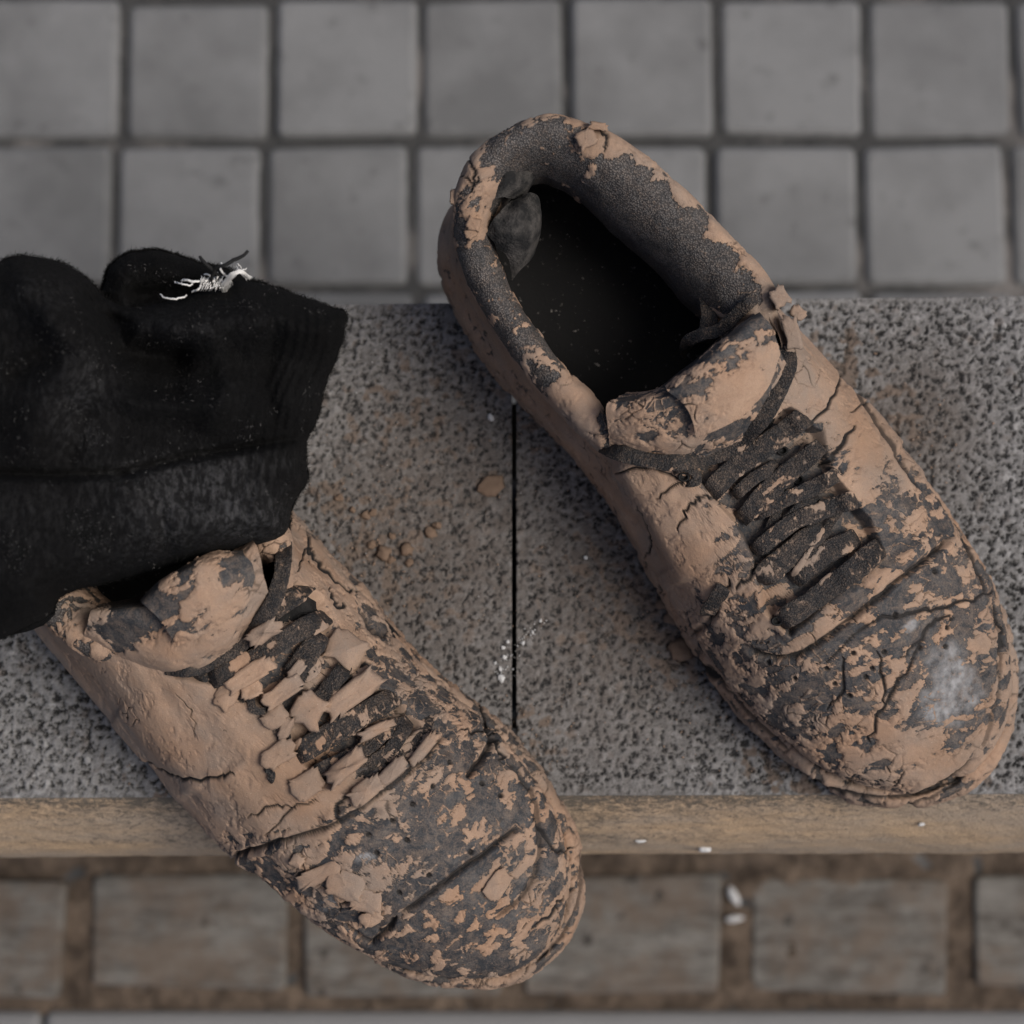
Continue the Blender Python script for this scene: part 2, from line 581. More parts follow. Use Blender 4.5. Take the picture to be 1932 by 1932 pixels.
def granite(xa, xb, dense_a, dense_b, seed):
    step = 0.00055
    xs = np.concatenate([np.linspace(xa, dense_a, 12)[:-1] if dense_a > xa + 1e-6 else [],
                         np.linspace(dense_a, dense_b, int((dense_b - dense_a) / step)),
                         np.linspace(dense_b, xb, 12)[1:] if xb > dense_b + 1e-6 else []])
    tv = np.linspace(0, 1, int(0.199 / step))
    X, T = np.meshgrid(xs, tv, indexing='xy')
    Y = front_y(X) + (back_y(X) - front_y(X)) * T
    p = np.stack([X.ravel(), Y.ravel(), np.full(X.size, seed)], -1)
    wp = p.copy()
    q = p * 260; q[:, 2] = 3.1
    wp[:, 0] += 0.0009 * perlin(q); q[:, 2] = 8.7; wp[:, 1] += 0.0009 * perlin(q)
    q = p * 700; q[:, 2] = 21.1; jx = perlin(q); q[:, 2] = 27.9; jy = perlin(q)
    wp[:, 0] += 0.0006 * jx; wp[:, 1] += 0.0006 * jy
    sc = wp * 470; sc[:, 2] = 5
    f1, f2, tone = voronoi(sc, 2)
    q = wp * 460; q[:, 2] = 9.2; two = fbm(q, 4, 0.70)
    q = p * 150; q[:, 2] = 31.2; q1 = fbm(q, 2)
    q = wp * 800; q[:, 2] = 6.1; w3 = perlin(q)
    q = p * 24; q[:, 2] = 4.4
    broad = fbm(q, 3)
    body = smooth(-0.40, -0.10, two + 0.20 * (tone - 0.5) + 0.30 * q1 - 0.10 * smooth(0.10, 0.0, f2 - f1))
    hgt = 0.0012 * body * (0.75 + 0.3 * tone) + 0.0004 * two + 0.00022 * w3
    Z = hgt - 0.0016
    lumps = two
    grain = 0.03 + body * (0.34 + 0.34 * tone + 0.30 * two) * (1 - 0.22 * smooth(.12, 0.0, f2 - f1)) + 0.14 * w3 + 0.10 * broad
    grain = grain + 0.35 * smooth(0.975, 1.0, tone)
    px, py = proj(np.c_[p[:, :2], np.zeros(len(p))])
    dn = uniform(fbm(np.c_[p[:, :2] * 150, np.full(len(p), 2.2)], 4))
    dirt = np.zeros(len(p))
    for (cx, cy, r_, a) in ((700, 1010, 110, .7), (640, 960, 60, .7), (1200, 930, 90, .35), (920, 915, 30, .9), (800, 820, 160, .35),
                            (1235, 1170, 80, .8), (1290, 1230, 60, .9), (740, 1130, 120, .5), (1000, 1380, 60, .5), (1150, 1100, 140, .4),
                            (1600, 690, 60, .7), (1680, 780, 60, .6), (1700, 1500, 140, .5), (1480, 1470, 100, .4), (320, 1490, 80, .4), (1010, 800, 60, .5)):
        dirt = np.maximum(dirt, a * np.exp(-((px - cx) ** 2 + (py - cy) ** 2) / r_ ** 2))
    dirt = smooth(-0.05, 0.20, dirt * 0.70 - dn * 0.9 + 0.06) * 0.8
    stain = dirt * 0.7
    shade_film = np.zeros(len(p))  # broad brownish film, with the shade between the shoes painted into it
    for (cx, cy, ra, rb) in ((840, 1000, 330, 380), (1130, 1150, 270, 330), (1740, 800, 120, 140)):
        shade_film = np.maximum(shade_film, np.exp(-((px - cx) / ra) ** 2 - ((py - cy) / rb) ** 2))
    dirt = np.maximum(dirt, 0.10 + 0.72 * shade_film * (0.7 + 0.6 * dn))
    # a thin worn lip along both edges
    e = np.minimum(T.ravel(), 1 - T.ravel()) * 0.199
    Z = np.where(e < 0.002, Z * e / 0.002 - 0.0006 * (1 - e / 0.002), Z)
    grain = np.where(e < 0.0035, np.maximum(grain, 0.45 + 0.3 * lumps), grain)
    V = np.c_[p[:, :2], Z]
    nr, nc = len(tv), len(xs)
    F = grid_faces(nr, nc)
    # side walls down to the underside
    per = np.concatenate([np.arange(nc), nc - 1 + nc * np.arange(1, nr), (nr - 1) * nc + np.arange(nc - 2, -1, -1), nc * np.arange(nr - 2, 0, -1)])
    lo = V[per].copy(); lo[:, 2] = -0.08
    n0 = len(V)
    i = np.arange(len(per)); j = (i + 1) % len(per)
    F2 = np.stack([per[i], n0 + i, n0 + j, per[j]], -1)
    V = np.r_[V, lo]
    F = np.r_[F, F2]
    ex = np.zeros(len(lo))
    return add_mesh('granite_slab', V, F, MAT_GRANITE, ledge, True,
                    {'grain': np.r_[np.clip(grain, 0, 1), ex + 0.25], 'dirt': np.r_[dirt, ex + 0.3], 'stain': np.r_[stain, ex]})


gw = 0.0009
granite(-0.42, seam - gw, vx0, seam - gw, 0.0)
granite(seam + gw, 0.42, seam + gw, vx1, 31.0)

# ochre front edge: profile swept along x
prof_px = [(1502, -0.0012), (1515, -0.0045), (1540, -0.012), (1568, -0.022), (1590, -0.032), (1604, -0.042), (1612, -0.052), (1608, -0.068), (1590, -0.085)]
PY = np.array([unp(966, a, b)[1] for a, b in prof_px]); PZ = np.array([b for a, b in prof_px])
tt = np.linspace(0, len(PY) - 1, 90)
prof = cr(np.c_[PY, PZ], tt)
xs = np.linspace(-0.42, 0.42, 900)
G = np.zeros((len(tt), len(xs), 3))
G[..., 0] = xs[None]
G[..., 1] = prof[:, 0][:, None] - (front_y(0) - front_y(xs))[None]
G[..., 2] = prof[:, 1][:, None]
n = grid_normals(G, False)
pp = G.reshape(-1, 3) * np.array([60, 160, 160])
d = 0.00055 * fbm(pp, 5, 0.65) + 0.0012 * fbm(G.reshape(-1, 3) * 24, 4)
d *= np.repeat(smooth(0, 0.6, tt), len(xs))
sg = 1.0 if n[40, 400, 2] > 0 else -1.0
G2 = G + n * d.reshape(len(tt), len(xs), 1) * sg
dirt_e = np.repeat(np.interp(tt, [0, .8, 1.6, 3.0, 3.6, 4.1, 4.6, 5.5, 8], [.9, .75, .4, .05, .25, .1, -.3, -.2, .6]), len(xs))
dirt_e = dirt_e + np.tile(0.25 * np.sin(xs * 14 + 2.2), len(tt))
add_mesh('edge_strip', G2, grid_faces(len(tt), len(xs)), MAT_EDGE, ledge, True, {'dirt': dirt_e})
# base wall under the slabs
yb, yf = back_y(0) - 0.03, front_y(0) + 0.025
bm_v = [(-0.40, yf, GZ), (0.40, yf, GZ), (0.40, yb, GZ), (-0.40, yb, GZ), (-0.40, yf, -0.08), (0.40, yf, -0.08), (0.40, yb, -0.08), (-0.40, yb, -0.08)]
add_mesh('base_wall', bm_v, [(0, 1, 5, 4), (1, 2, 6, 5), (2, 3, 7, 6), (3, 0, 4, 7)], MAT_BASE, ledge, False)


# ------------------------------------------------------------------ shoes
def coverage(px, py, seeds):
    num = np.zeros(px.shape); den = np.zeros(px.shape) + 1e-9
    for s in seeds:
        x, y, v = s[:3]; r = s[3] if len(s) > 3 else 52
        wgt = np.exp(-((px - x) ** 2 + (py - y) ** 2) / (2 * r * r)) * (52 / r) + 1e-7 / (1 + ((px - x) ** 2 + (py - y) ** 2) / 4e4)
        num += wgt * v; den += wgt
    return num / den


def stations(S):
    S = np.asarray(S, float)
    return unp(S[:, 0], S[:, 1], S[:, 2]), unp(S[:, 3], S[:, 4], np.full(len(S), 0.010))


def mud_detail(P, px, py, cfg, cov=None):
    """displacement along the normal and attributes for points P"""
    n = len(P)
    th = cfg['angle']
    ca, sa = math.cos(th), math.sin(th)
    Q = np.c_[P[:, 0] * ca + P[:, 1] * sa, -P[:, 0] * sa + P[:, 1] * ca, P[:, 2]]   # along / across the shoe
    warp = np.c_[perlin(Q * 120), perlin(Q * 120 + 50), perlin(Q * 120 + 90)] * 0.003
    aniso = np.array([1.4, 0.72, 1.0])
    c = coverage(px, py, cfg['cover']) if cov is None else np.full(n, cov)
    u = uniform(fbm((Q + warp) * aniso * 118 + cfg['seed'], 5, 0.64))
    mud = c * 1.06 - 0.03 - 0.09 * smooth(0.85, 0.6, c) - u
    # plates: Voronoi cells let whole flakes fall out where the cover is broken
    f1, f2, tone = voronoi((Q + warp * 1.4) * aniso * 115 + cfg['seed'], 3)
    mud = mud + 0.22 * (tone - 0.5) * smooth(0.98, 0.7, c)
    v1, v2, _ = voronoi((Q + warp * 1.2) * aniso * 190 + cfg['seed'] + 9, 3)
    vact = smooth(-0.05, 0.25, fbm(Q * 60 + 21, 2)) * smooth(0.05, 0.2, c)
    mud = np.maximum(mud, np.where(mud < 0, 0.10 * smooth(0.10, 0.0, v2 - v1) * vact - 0.05, mud))
    solid = smooth(0.0, 0.05, mud)
    disp = 0.00050 * solid + 0.0005 * smooth(0.05, 0.5, mud)
    disp = disp + 0.0006 * fbm(Q * 42, 3) + 0.00009 * fbm(Q * 480, 3) * (0.5 + solid)
    act = smooth(0.24, 0.5, fbm(Q * 38 + 7, 2) + cfg.get('crack_bias', 0.0))
    broken = smooth(1.0, 0.75, c) * smooth(-.1, .3, fbm(Q * 50 + 31, 2)) * 0.8
    cw = 0.045
    crack = smooth(cw, cw * 0.35, f2 - f1) * np.clip(act + broken, 0, 1) * smooth(0.02, 0.1, mud)
    for pl, wd in cfg['cracks']:
        q = ragged(pl, 3.0, 5)
        bb = (px > q[:, 0].min() - 20) & (px < q[:, 0].max() + 20) & (py > q[:, 1].min() - 20) & (py < q[:, 1].max() + 20)
        ii = np.where(bb)[0]
        if len(ii) == 0: continue
        d, al = seg_dist(px[ii], py[ii], q)
        ww = wd * (0.35 + 0.65 * np.sin(np.pi * np.clip(al, 0.02, .98)))
        crack[ii] = np.maximum(crack[ii], smooth(ww, ww * 0.4, d))
    disp = disp - 0.0009 * crack
    dark = crack.copy()
    for pl, wd, dep in cfg['grooves']:        # + ridge, - groove (mm)
        q = ragged(pl, 0.9, 6)
        bb = (px > q[:, 0].min() - 90) & (px < q[:, 0].max() + 90) & (py > q[:, 1].min() - 90) & (py < q[:, 1].max() + 90)
        ii = np.where(bb)[0]
        if len(ii) == 0: continue
        d, al = seg_dist(px[ii], py[ii], q)
        fade = smooth(0, .12, al) * smooth(1, .88, al)
        if dep < 0 and wd < 12:
            wd_ = wd * 0.62
            g_ = np.exp(-(d / wd_) ** 2) * fade
            lip = np.exp(-((d - 2.3 * wd_) / wd_) ** 2) * fade
            disp[ii] += dep * 0.001 * (g_ - 0.28 * lip)
        else:
            g_ = np.exp(-(d / wd) ** 2) * fade
            disp[ii] += dep * 0.001 * g_
        if dep < 0 and wd < 12:
            dark[ii] = np.maximum(dark[ii], 0.9 * smooth(0.30, 0.75, g_ + 0.25 * fbm(P[ii] * 260, 2)) * min(1.0, -dep / 2.0))
    for poly, dep in cfg['steps']:            # raised or sunk panels (mm)
        sd = poly_sd(px, py, poly) + 3.5 * fbm(P * 160, 2)
        disp += dep * 0.001 * smooth(-5, 5, sd)
    for hx, hy in cfg['holes']:
        d = np.hypot(px - hx, py - hy)
        k = smooth(6.0, 3.6, d)
        disp -= 0.0012 * k; dark = np.maximum(dark, k)
    scuff = np.zeros(n)
    for sx_, sy_, ra, rb, an in cfg['scuffs']:
        ax = (px - sx_) * math.cos(an) + (py - sy_) * math.sin(an); ay = -(px - sx_) * math.sin(an) + (py - sy_) * math.cos(an)
        scuff = np.maximum(scuff, smooth(1.15, 0.5, np.hypot(ax / ra, ay / rb) + 0.35 * fbm(P * 130, 3)))
    tone_o = smooth(0.05, 0.55, fbm(Q * 28 + 3, 3)) * 0.8
    return disp, {'mud': mud, 'crack': np.clip(dark, 0, 1), 'scuff': scuff, 'tone': tone_o}


def build_shoe(name, label, S, cfg, NP=1250, NS=290):
    Cc, Ac = stations(S)
    K = len(S)
    ledge_w = np.array([s[5] for s in S]) * 0.001
    pexp = np.array([s[6] for s in S])
    dense = cfg['dense']
    # spread samples: more of them over the visible stations
    tdens = np.linspace(0, K, 2000)
    wgt = np.where((tdens > dense[0]) & (tdens < dense[1]), 1.0, dense[2])
    cum = np.concatenate([[0], np.cumsum(wgt[:-1])]); cum = cum / cum[-1] * K
    tphi = np.interp(np.linspace(0, K, NP, endpoint=False), cum, tdens)
    C = cr(Cc, tphi, True); A = cr(Ac, tphi, True)
    lw = cr(ledge_w[:, None], tphi, True)[:, 0]; pe = cr(pexp[:, None], tphi, True)[:, 0]
    inw = C[:, :2] - A[:, :2]
    # inward normal of the outline (not the ray to the collar)
    tg = np.roll(A, -3, 0)[:, :2] - np.roll(A, 3, 0)[:, :2]
    nn = np.c_[-tg[:, 1], tg[:, 0]]; nn /= np.linalg.norm(nn, axis=1)[:, None] + 1e-9
    cen = A[:, :2].mean(0)
    if np.mean(np.sum(nn * (cen - A[:, :2]), 1)) < 0: nn = -nn
    cpos = A.mean(0)
    root = thing(name, label, 'shoe', (float(cpos[0]), float(cpos[1]), 0.0))

    # sole: profile swept round the outline
    pr = np.array([(0.030, 0.0005), (0.006, 0.0005), (0.002, 0.002), (0.0, 0.007), (0.0002, 0.014), (0.0012, 0.0195), (0.003, 0.0215), (0.0055, 0.0205), (0.009, 0.018), (0.013, 0.016)])
    ts = np.linspace(1, len(pr) - 1, 46)
    ts = np.concatenate([[0.0], ts])
    q = cr(pr, ts)
    ins = q[:, 0][:, None] * np.where(q[:, 0] > 0.004, 1, 1)[:, None] * (lw / 0.006)[None]
    G = np.zeros((len(ts), NP, 3))
    G[..., 0] = A[None, :, 0] + nn[None, :, 0] * ins
    G[..., 1] = A[None, :, 1] + nn[None, :, 1] * ins
    G[..., 2] = q[:, 1][:, None]
    nrm = grid_normals(G, True)
    if nrm[5, :, :2].dot(np.zeros(2)).sum() == 0 and np.mean(np.sum(nrm[14, :, :2] * nn, 1)) > 0: nrm = -nrm
    Pf = G.reshape(-1, 3); px, py = proj(Pf)
    c2 = dict(cfg); c2.update(steps=[], holes=[], scuffs=[], grooves=cfg['sole_grooves'])
    dsp, at = mud_detail(Pf, px, py, c2, cfg['sole_cover'])
    dsp = dsp + 0.0011 * fbm(Pf * 75 + 4, 4, 0.6) + 0.0008 * np.abs(fbm(Pf * np.array([40, 40, 190]), 3))
    dsp *= np.repeat(smooth(0.5, 2.0, ts), NP)
    Gd = Pf + nrm.reshape(-1, 3) * dsp[:, None]
    Gd[:, 2] = np.maximum(Gd[:, 2], 0.0003)
    F = grid_faces(len(ts), NP, True)
    V = np.r_[Gd, [[cpos[0], cpos[1], 0.0005]]]
    sole = add_mesh('sole', V, F, MAT_SOLE, root, True, {k: np.r_[v, [0]] for k, v in at.items()})

    # upper
    B = A.copy(); B[:, :2] += nn * lw[:, None]; B[:, 2] = 0.017
    sv = np.linspace(0, 1, NS) ** 0.92
    r = sv ** 1.9
    shp = np.power(np.maximum(r, 1e-6)[:, None], pe[None])
    U = np.zeros((NS, NP, 3))
    U[..., :2] = B[None, :, :2] + (C - B)[None, :, :2] * r[:, None, None]
    bul = np.sin(np.pi * np.clip(r, 0, 1)) * 0
    U[..., 2] = B[None, :, 2] + (C - B)[None, :, 2] * shp
    # soft swell of the lower wall
    sw = np.exp(-((sv - 0.20) / 0.16) ** 2)[:, None] * (cfg['swell'] * (1 - 0 * lw))[None]
    U[..., :2] -= nn[None] * sw[..., None]
    # sink with the big shapes (in metres) before the fine relief
    px, py = proj(U)
    for pl, wd, dep in cfg['swells']:
        d, al = seg_dist(px, py, np.asarray(pl, float))
        U[..., 2] += dep * 0.001 * np.exp(-(d / wd) ** 2)
    nrm = grid_normals(U, True)
    if nrm[NS // 2, :, 2].mean() < 0: nrm = -nrm
    Pf = U.reshape(-1, 3); px, py = proj(Pf)
    dsp, at = mud_detail(Pf, px, py, cfg)
    rimgap = np.repeat(smooth(0.030, 0.012, sv), NP) * smooth(-0.35, 0.1, fbm(Pf * 22 + cfg['seed'], 2))
    at['crack'] = np.clip(np.maximum(at['crack'], rimgap), 0, 1)
    # upper tucks under at the rim
    dsp = dsp * np.repeat(smooth(0.0, 0.03, sv) * 0.9 + 0.1, NP)
    Ud = Pf + nrm.reshape(-1, 3) * dsp[:, None]
    add_mesh('upper', Ud, grid_faces(NS, NP, True), MAT_UPPER, root, True, at)
    # sparse copy for height look-ups
    sub = Ud.reshape(NS, NP, 3)[::5, ::5].reshape(-1, 3)
    sx, sy = proj(sub)

    def height(x, y):
        d = (sx - x) ** 2 + (sy - y) ** 2
        i = np.argsort(d)[:6]
        return float(np.max(sub[i, 2]))

    # lining and insole
    D = A.copy(); D[:, :2] += nn * 0.013; D[:, 2] = 0.018
    front = cfg['front']
    fm = np.clip(smooth(front[0] - 1.5, front[0] + 1, tphi) * smooth(front[1] + 1.5, front[1] - 1, tphi), 0, 1)
    vec = A[:, :2] - C[:, :2]
    D2 = C[:, :2] + vec / (np.linalg.norm(vec, axis=1)[:, None] + 1e-9) * np.minimum(np.linalg.norm(vec, axis=1), 0.045)[:, None]
    D[:, :2] = D[:, :2] * (1 - fm[:, None]) + D2 * fm[:, None]
    sl = slice(None, None, 5)
    tops = C[sl].copy(); tops[:, 2] -= 0.004
    nl = 14
    L = np.zeros((nl, len(tops), 3))
    for k in range(nl):
        f = k / (nl - 1)
        L[k, :, :2] = tops[:, :2] * (1 - f ** 0.8) + D[sl][:, :2] * f ** 0.8
        L[k, :, 2] = tops[:, 2] * (1 - f) + 0.018 * f
    L += 0.0012 * fbm(L.reshape(-1, 3) * 80, 3).reshape(nl, -1, 1)
    lining = add_mesh('lining', L, grid_faces(nl, len(tops), True), MAT_LINING, root)
    ring = D[sl]; cc = ring.mean(0)
    I = np.array([ring * (1 - f) + cc * f for f in np.linspace(0, 1, 24)])
    I[..., 2] = 0.0185 + 0.0015 * fbm(I.reshape(-1, 3) * 60, 3).reshape(24, -1)
    add_mesh('insole', I, grid_faces(24, len(ring), True), MAT_INSOLE, root)

    # padded collar roll
    t0, t1, rad = cfg['collar']
    tc = np.linspace(t0, t1, 520)
    Cr = cr(Cc, np.mod(tc, K), True)
    tang = np.gradient(Cr, axis=0); tang /= np.linalg.norm(tang, axis=1)[:, None]
    side = np.cross(tang, np.array([0, 0, 1.0])); side /= np.linalg.norm(side, axis=1)[:, None]
    upv = np.cross(side, tang)
    u_ = (tc - t0) / (t1 - t0)
    if np.mean(np.sum(side[:, :2] * (A[:, :2].mean(0) - Cr[:, :2]), 1)) > 0: side = -side      # outward
    endf = smooth(0, 0.16, u_) * smooth(1, 0.93, u_)
    inner = np.interp(tc, cfg['inner_t'], cfg['inner_w'])
    prof_c = np.array([(.0052, -.022), (.0066, -.014), (.0070, -.007), (.0058, -.0015), (.0028, .0018), (-.0010, .0022), (-.0050, .0002), (-.0082, -.005), (-.0102, -.012), (-.0112, -.022), (-.0105, -.040)])
    na = 84
    pc = cr(prof_c, np.linspace(0, len(prof_c) - 1, na))
    sx_ = np.where(pc[:, 0][:, None] > 0, pc[:, 0][:, None] * (0.55 + 0.45 * endf)[None] * 1.0, pc[:, 0][:, None] * inner[None] * (0.5 + 0.5 * endf)[None]) * (rad / 0.0088)
    wob = 1 + 0.12 * fbm(Cr * 45, 2)
    T = Cr[None] + sx_[..., None] * wob[None, :, None] * side[None] + (pc[:, 1][:, None] - 0.004 * (1 - endf)[None])[..., None] * np.array([0, 0, 1.0])
    rad_dir = grid_normals(T, False)
    if rad_dir[na // 2, :, 2].mean() < 0: rad_dir = -rad_dir
    radv = rad_dir
    Pf = T.reshape(-1, 3); px, py = proj(Pf)
    c3 = dict(cfg); c3.update(cover=cfg['collar_cover'], grooves=[], steps=[], holes=[], scuffs=[], cracks=cfg['collar_cracks'])
    dsp, at = mud_detail(Pf, px, py, c3)
    Td = Pf + rad_dir.reshape(-1, 3) * (dsp * 0.9 + 0.0007 * fbm(Pf * 60, 3))[:, None]
    add_mesh('collar', Td.reshape(na, -1, 3).transpose(1, 0, 2), grid_faces(len(tc), na), MAT_COLLAR, root, True,
             {k: v.reshape(na, -1).T for k, v in at.items()})
    return root, height, lining


def loft(name, ctrl, nu, nv, mat, parent, cfg, cover, thick=0.0, seeds=None, rough=0.0006, bare_cov=None):
    """smooth sheet through a control net of (px, py, z); rows along u, columns along v"""
    ctrl = np.asarray(ctrl, float)
    W = unp(ctrl[..., 0], ctrl[..., 1], ctrl[..., 2])
    a = cr(W, np.linspace(0, len(W) - 1, nu))
    b = cr(a.transpose(1, 0, 2), np.linspace(0, W.shape[1] - 1, nv)).transpose(1, 0, 2)
    nrm = grid_normals(b, False)
    if nrm[..., 2].mean() < 0: nrm = -nrm
    Pf = b.reshape(-1, 3); px, py = proj(Pf)
    c = dict(cfg); c.update(grooves=[], steps=[], holes=[], scuffs=[], cracks=[])
    if seeds: c['cover'] = seeds
    dsp, at = mud_detail(Pf, px, py, c, None if seeds else cover)
    Pd = Pf + nrm.reshape(-1, 3) * (dsp + rough * fbm(Pf * 70, 3))[:, None]
    V, F = Pd, grid_faces(nu, nv)
    if thick:
        lo = Pd - nrm.reshape(-1, 3) * thick
        n0 = len(V)
        per = np.concatenate([np.arange(nv), nv - 1 + nv * np.arange(1, nu), (nu - 1) * nv + np.arange(nv - 2, -1, -1), nv * np.arange(nu - 2, 0, -1)])
        j = np.roll(per, -1)
        F = np.r_[F, F[:, ::-1] + n0, np.stack([per, n0 + per, n0 + j, j], -1)]
        V = np.r_[V, lo]
        at = {k: np.r_[v, v] for k, v in at.items()}
    return add_mesh(name, V, F, mat, parent, True, at)


def lace(parent, height, pts, wpx, cover, cfg, lift=0.0022, name='lace', flat=0.19, zs=None, seed=0):
    pts = np.asarray(pts, float)
    n = max(30, int(sum(np.hypot(*(pts[1:] - pts[:-1]).T)) / 2.2))
    t = np.linspace(0, len(pts) - 1, n)
    if zs is None and wpx > 24 and len(pts) < 7:
        v0 = pts[0] - pts[1]; v1 = pts[-1] - pts[-2]
        pts = pts.copy(); pts[0] += v0 / np.hypot(*v0) * 9; pts[-1] += v1 / np.hypot(*v1) * 9
        wpx = wpx * 0.94
    q = cr(pts, t)
    q += np.c_[perlin(np.c_[q * 0.02, np.full(n, 3.3 + seed)]), perlin(np.c_[q * 0.02, np.full(n, 7.7 + seed)])] * 3
    if zs is None:
        kz = np.array([height(x, y) for x, y in pts[:, :2]])
        z = np.interp(t, np.arange(len(pts)), kz)
        za = np.array([height(x, y) for x, y in q[::6]])
        z = np.maximum(z - 0.001, np.interp(np.arange(n), np.arange(n)[::6], za)) + lift * 0.7
        z = np.convolve(np.pad(z, 6, 'edge'), np.ones(13) / 13, 'valid')
    else:
        z = np.interp(t, np.arange(len(pts)), zs)
    al = np.linspace(0, 1, n)
    endf = smooth(-0.03, 0.13, al) * smooth(1.03, 0.87, al)
    z = z - 0.0042 * (1 - endf)
    if zs is None and lift >= 0.0055 and len(pts) < 7:      # dips under the mud where it leaves the lacing trough
        drop = np.clip(lift - 0.0012, 0, 0.007) * smooth(14, -6, poly_sd(q[:, 0], q[:, 1], cfg['steps'][0][0]))
        z = np.convolve(np.pad(z - drop, 4, 'edge'), np.ones(9) / 9, 'valid')
    c = unp(q[:, 0], q[:, 1], z)
    tg = np.gradient(c, axis=0); tg /= np.linalg.norm(tg, axis=1)[:, None]
    sd = np.cross(tg, [0, 0, 1.0]); sd /= np.linalg.norm(sd, axis=1)[:, None]
    roll = 0.5 * perlin(np.c_[al * 3 + seed * 5.1, al * 0, al * 0 + seed])
    up = np.cross(sd, tg)
    sd2 = sd * np.cos(roll)[:, None] + up * np.sin(roll)[:, None]
    up2 = np.cross(sd2, tg)
    hw = wpx / 2 / 5000 * (1 + 0.22 * perlin(np.c_[al * 7 + seed, al * 0 + seed, al * 0])) * (0.80 + 0.20 * endf)
    na = 30
    an = np.linspace(0, 2 * np.pi, na, endpoint=False)
    ce = np.sign(np.cos(an)) * np.abs(np.cos(an)) ** 0.6; se = np.sign(np.sin(an)) * np.abs(np.sin(an)) ** 0.75
    T = c[:, None] + (sd2[:, None] * ce[None, :, None] + up2[:, None] * se[None, :, None] * flat) * hw[:, None, None]
    rd = sd2[:, None] * np.cos(an)[None, :, None] + up2[:, None] * np.sin(an)[None, :, None]
    Pf = T.reshape(-1, 3); px, py = proj(Pf)
    k = dict(cfg); k.update(grooves=[], steps=[], holes=[], scuffs=[], cracks=[], seed=cfg['seed'] + seed)
    dsp, at = mud_detail(Pf, px, py, k, cover)
    weave = 0.00012 * np.sin(np.repeat(np.arange(n), na) * 1.2 + np.tile(an, n) * 3)
    Pd = Pf + rd.reshape(-1, 3) * (0.6 * dsp + 0.5 * weave)[:, None]
    return add_mesh(name, Pd, grid_faces(n, na, True), MAT_LACE, parent, True, at)


def flake(parent, height, x, y, L, Wd, deg, thick=0.0022, lift=0.0016, name='mud_flake', mat=None, z=None, tilt=0.0):
    """one broken plate of dried mud with a ragged outline"""
    na = 26
    an = np.linspace(0, 2 * np.pi, na, endpoint=False)
    e = 0.42
    ux = np.sign(np.cos(an)) * np.abs(np.cos(an)) ** e * L / 2
    uy = np.sign(np.sin(an)) * np.abs(np.sin(an)) ** e * Wd / 2
    rj = 1 + 0.10 * rng.normal(size=na)
    a = R(deg)
    qx = x + (ux * math.cos(a) - uy * math.sin(a)) * rj
    qy = y + (ux * math.sin(a) + uy * math.cos(a)) * rj
    z0 = height(x, y) if z is None else z
    rings = []
    for f, dz in ((0.9, -0.006), (1.02, thick * 0.35), (0.98, thick * 0.8), (0.90, thick), (0.6, thick * 1.08), (0.25, thick * 1.05), (0.02, thick * 1.1)):
        xx = x + (qx - x) * f + rng.normal(size=na) * 0.3 * f; yy = y + (qy - y) * f + rng.normal(size=na) * 0.3 * f
        if z is None:
            hz = np.array([height(p, q) for p, q in zip(x + (qx - x) * f, y + (qy - y) * f)])
            hz = np.convolve(np.r_[hz[-6:], hz, hz[:6]], np.ones(13) / 13, 'valid') * 0.6 + 0.4 * z0
        else:
            hz = np.full(na, z0)
        hz = hz + tilt * (xx - x) * 0.0002
        rings.append(unp(xx, yy, hz + lift + dz + rng.normal(size=na) * 0.00003))
    V = np.array(rings)
    return add_mesh(name, V, grid_faces(len(rings), na, True), mat or MAT_MUD, parent)


def eyelet(parent, height, x, y, r=9):
    na = 16
    an = np.linspace(0, 2 * np.pi, na, endpoint=False)
    z = height(x, y)
    rings = []
    for f, dz in ((1.5, -0.001), (1.3, 0.0007), (0.95, 0.0006), (0.8, -0.0006), (0.02, -0.0008)):
        rings.append(unp(x + np.cos(an) * r * f, y + np.sin(an) * r * f * 0.8, np.full(na, z + dz + 0.0006)))
    return add_mesh('eyelet', np.array(rings), grid_faces(5, na, True), MAT_EYE, parent)


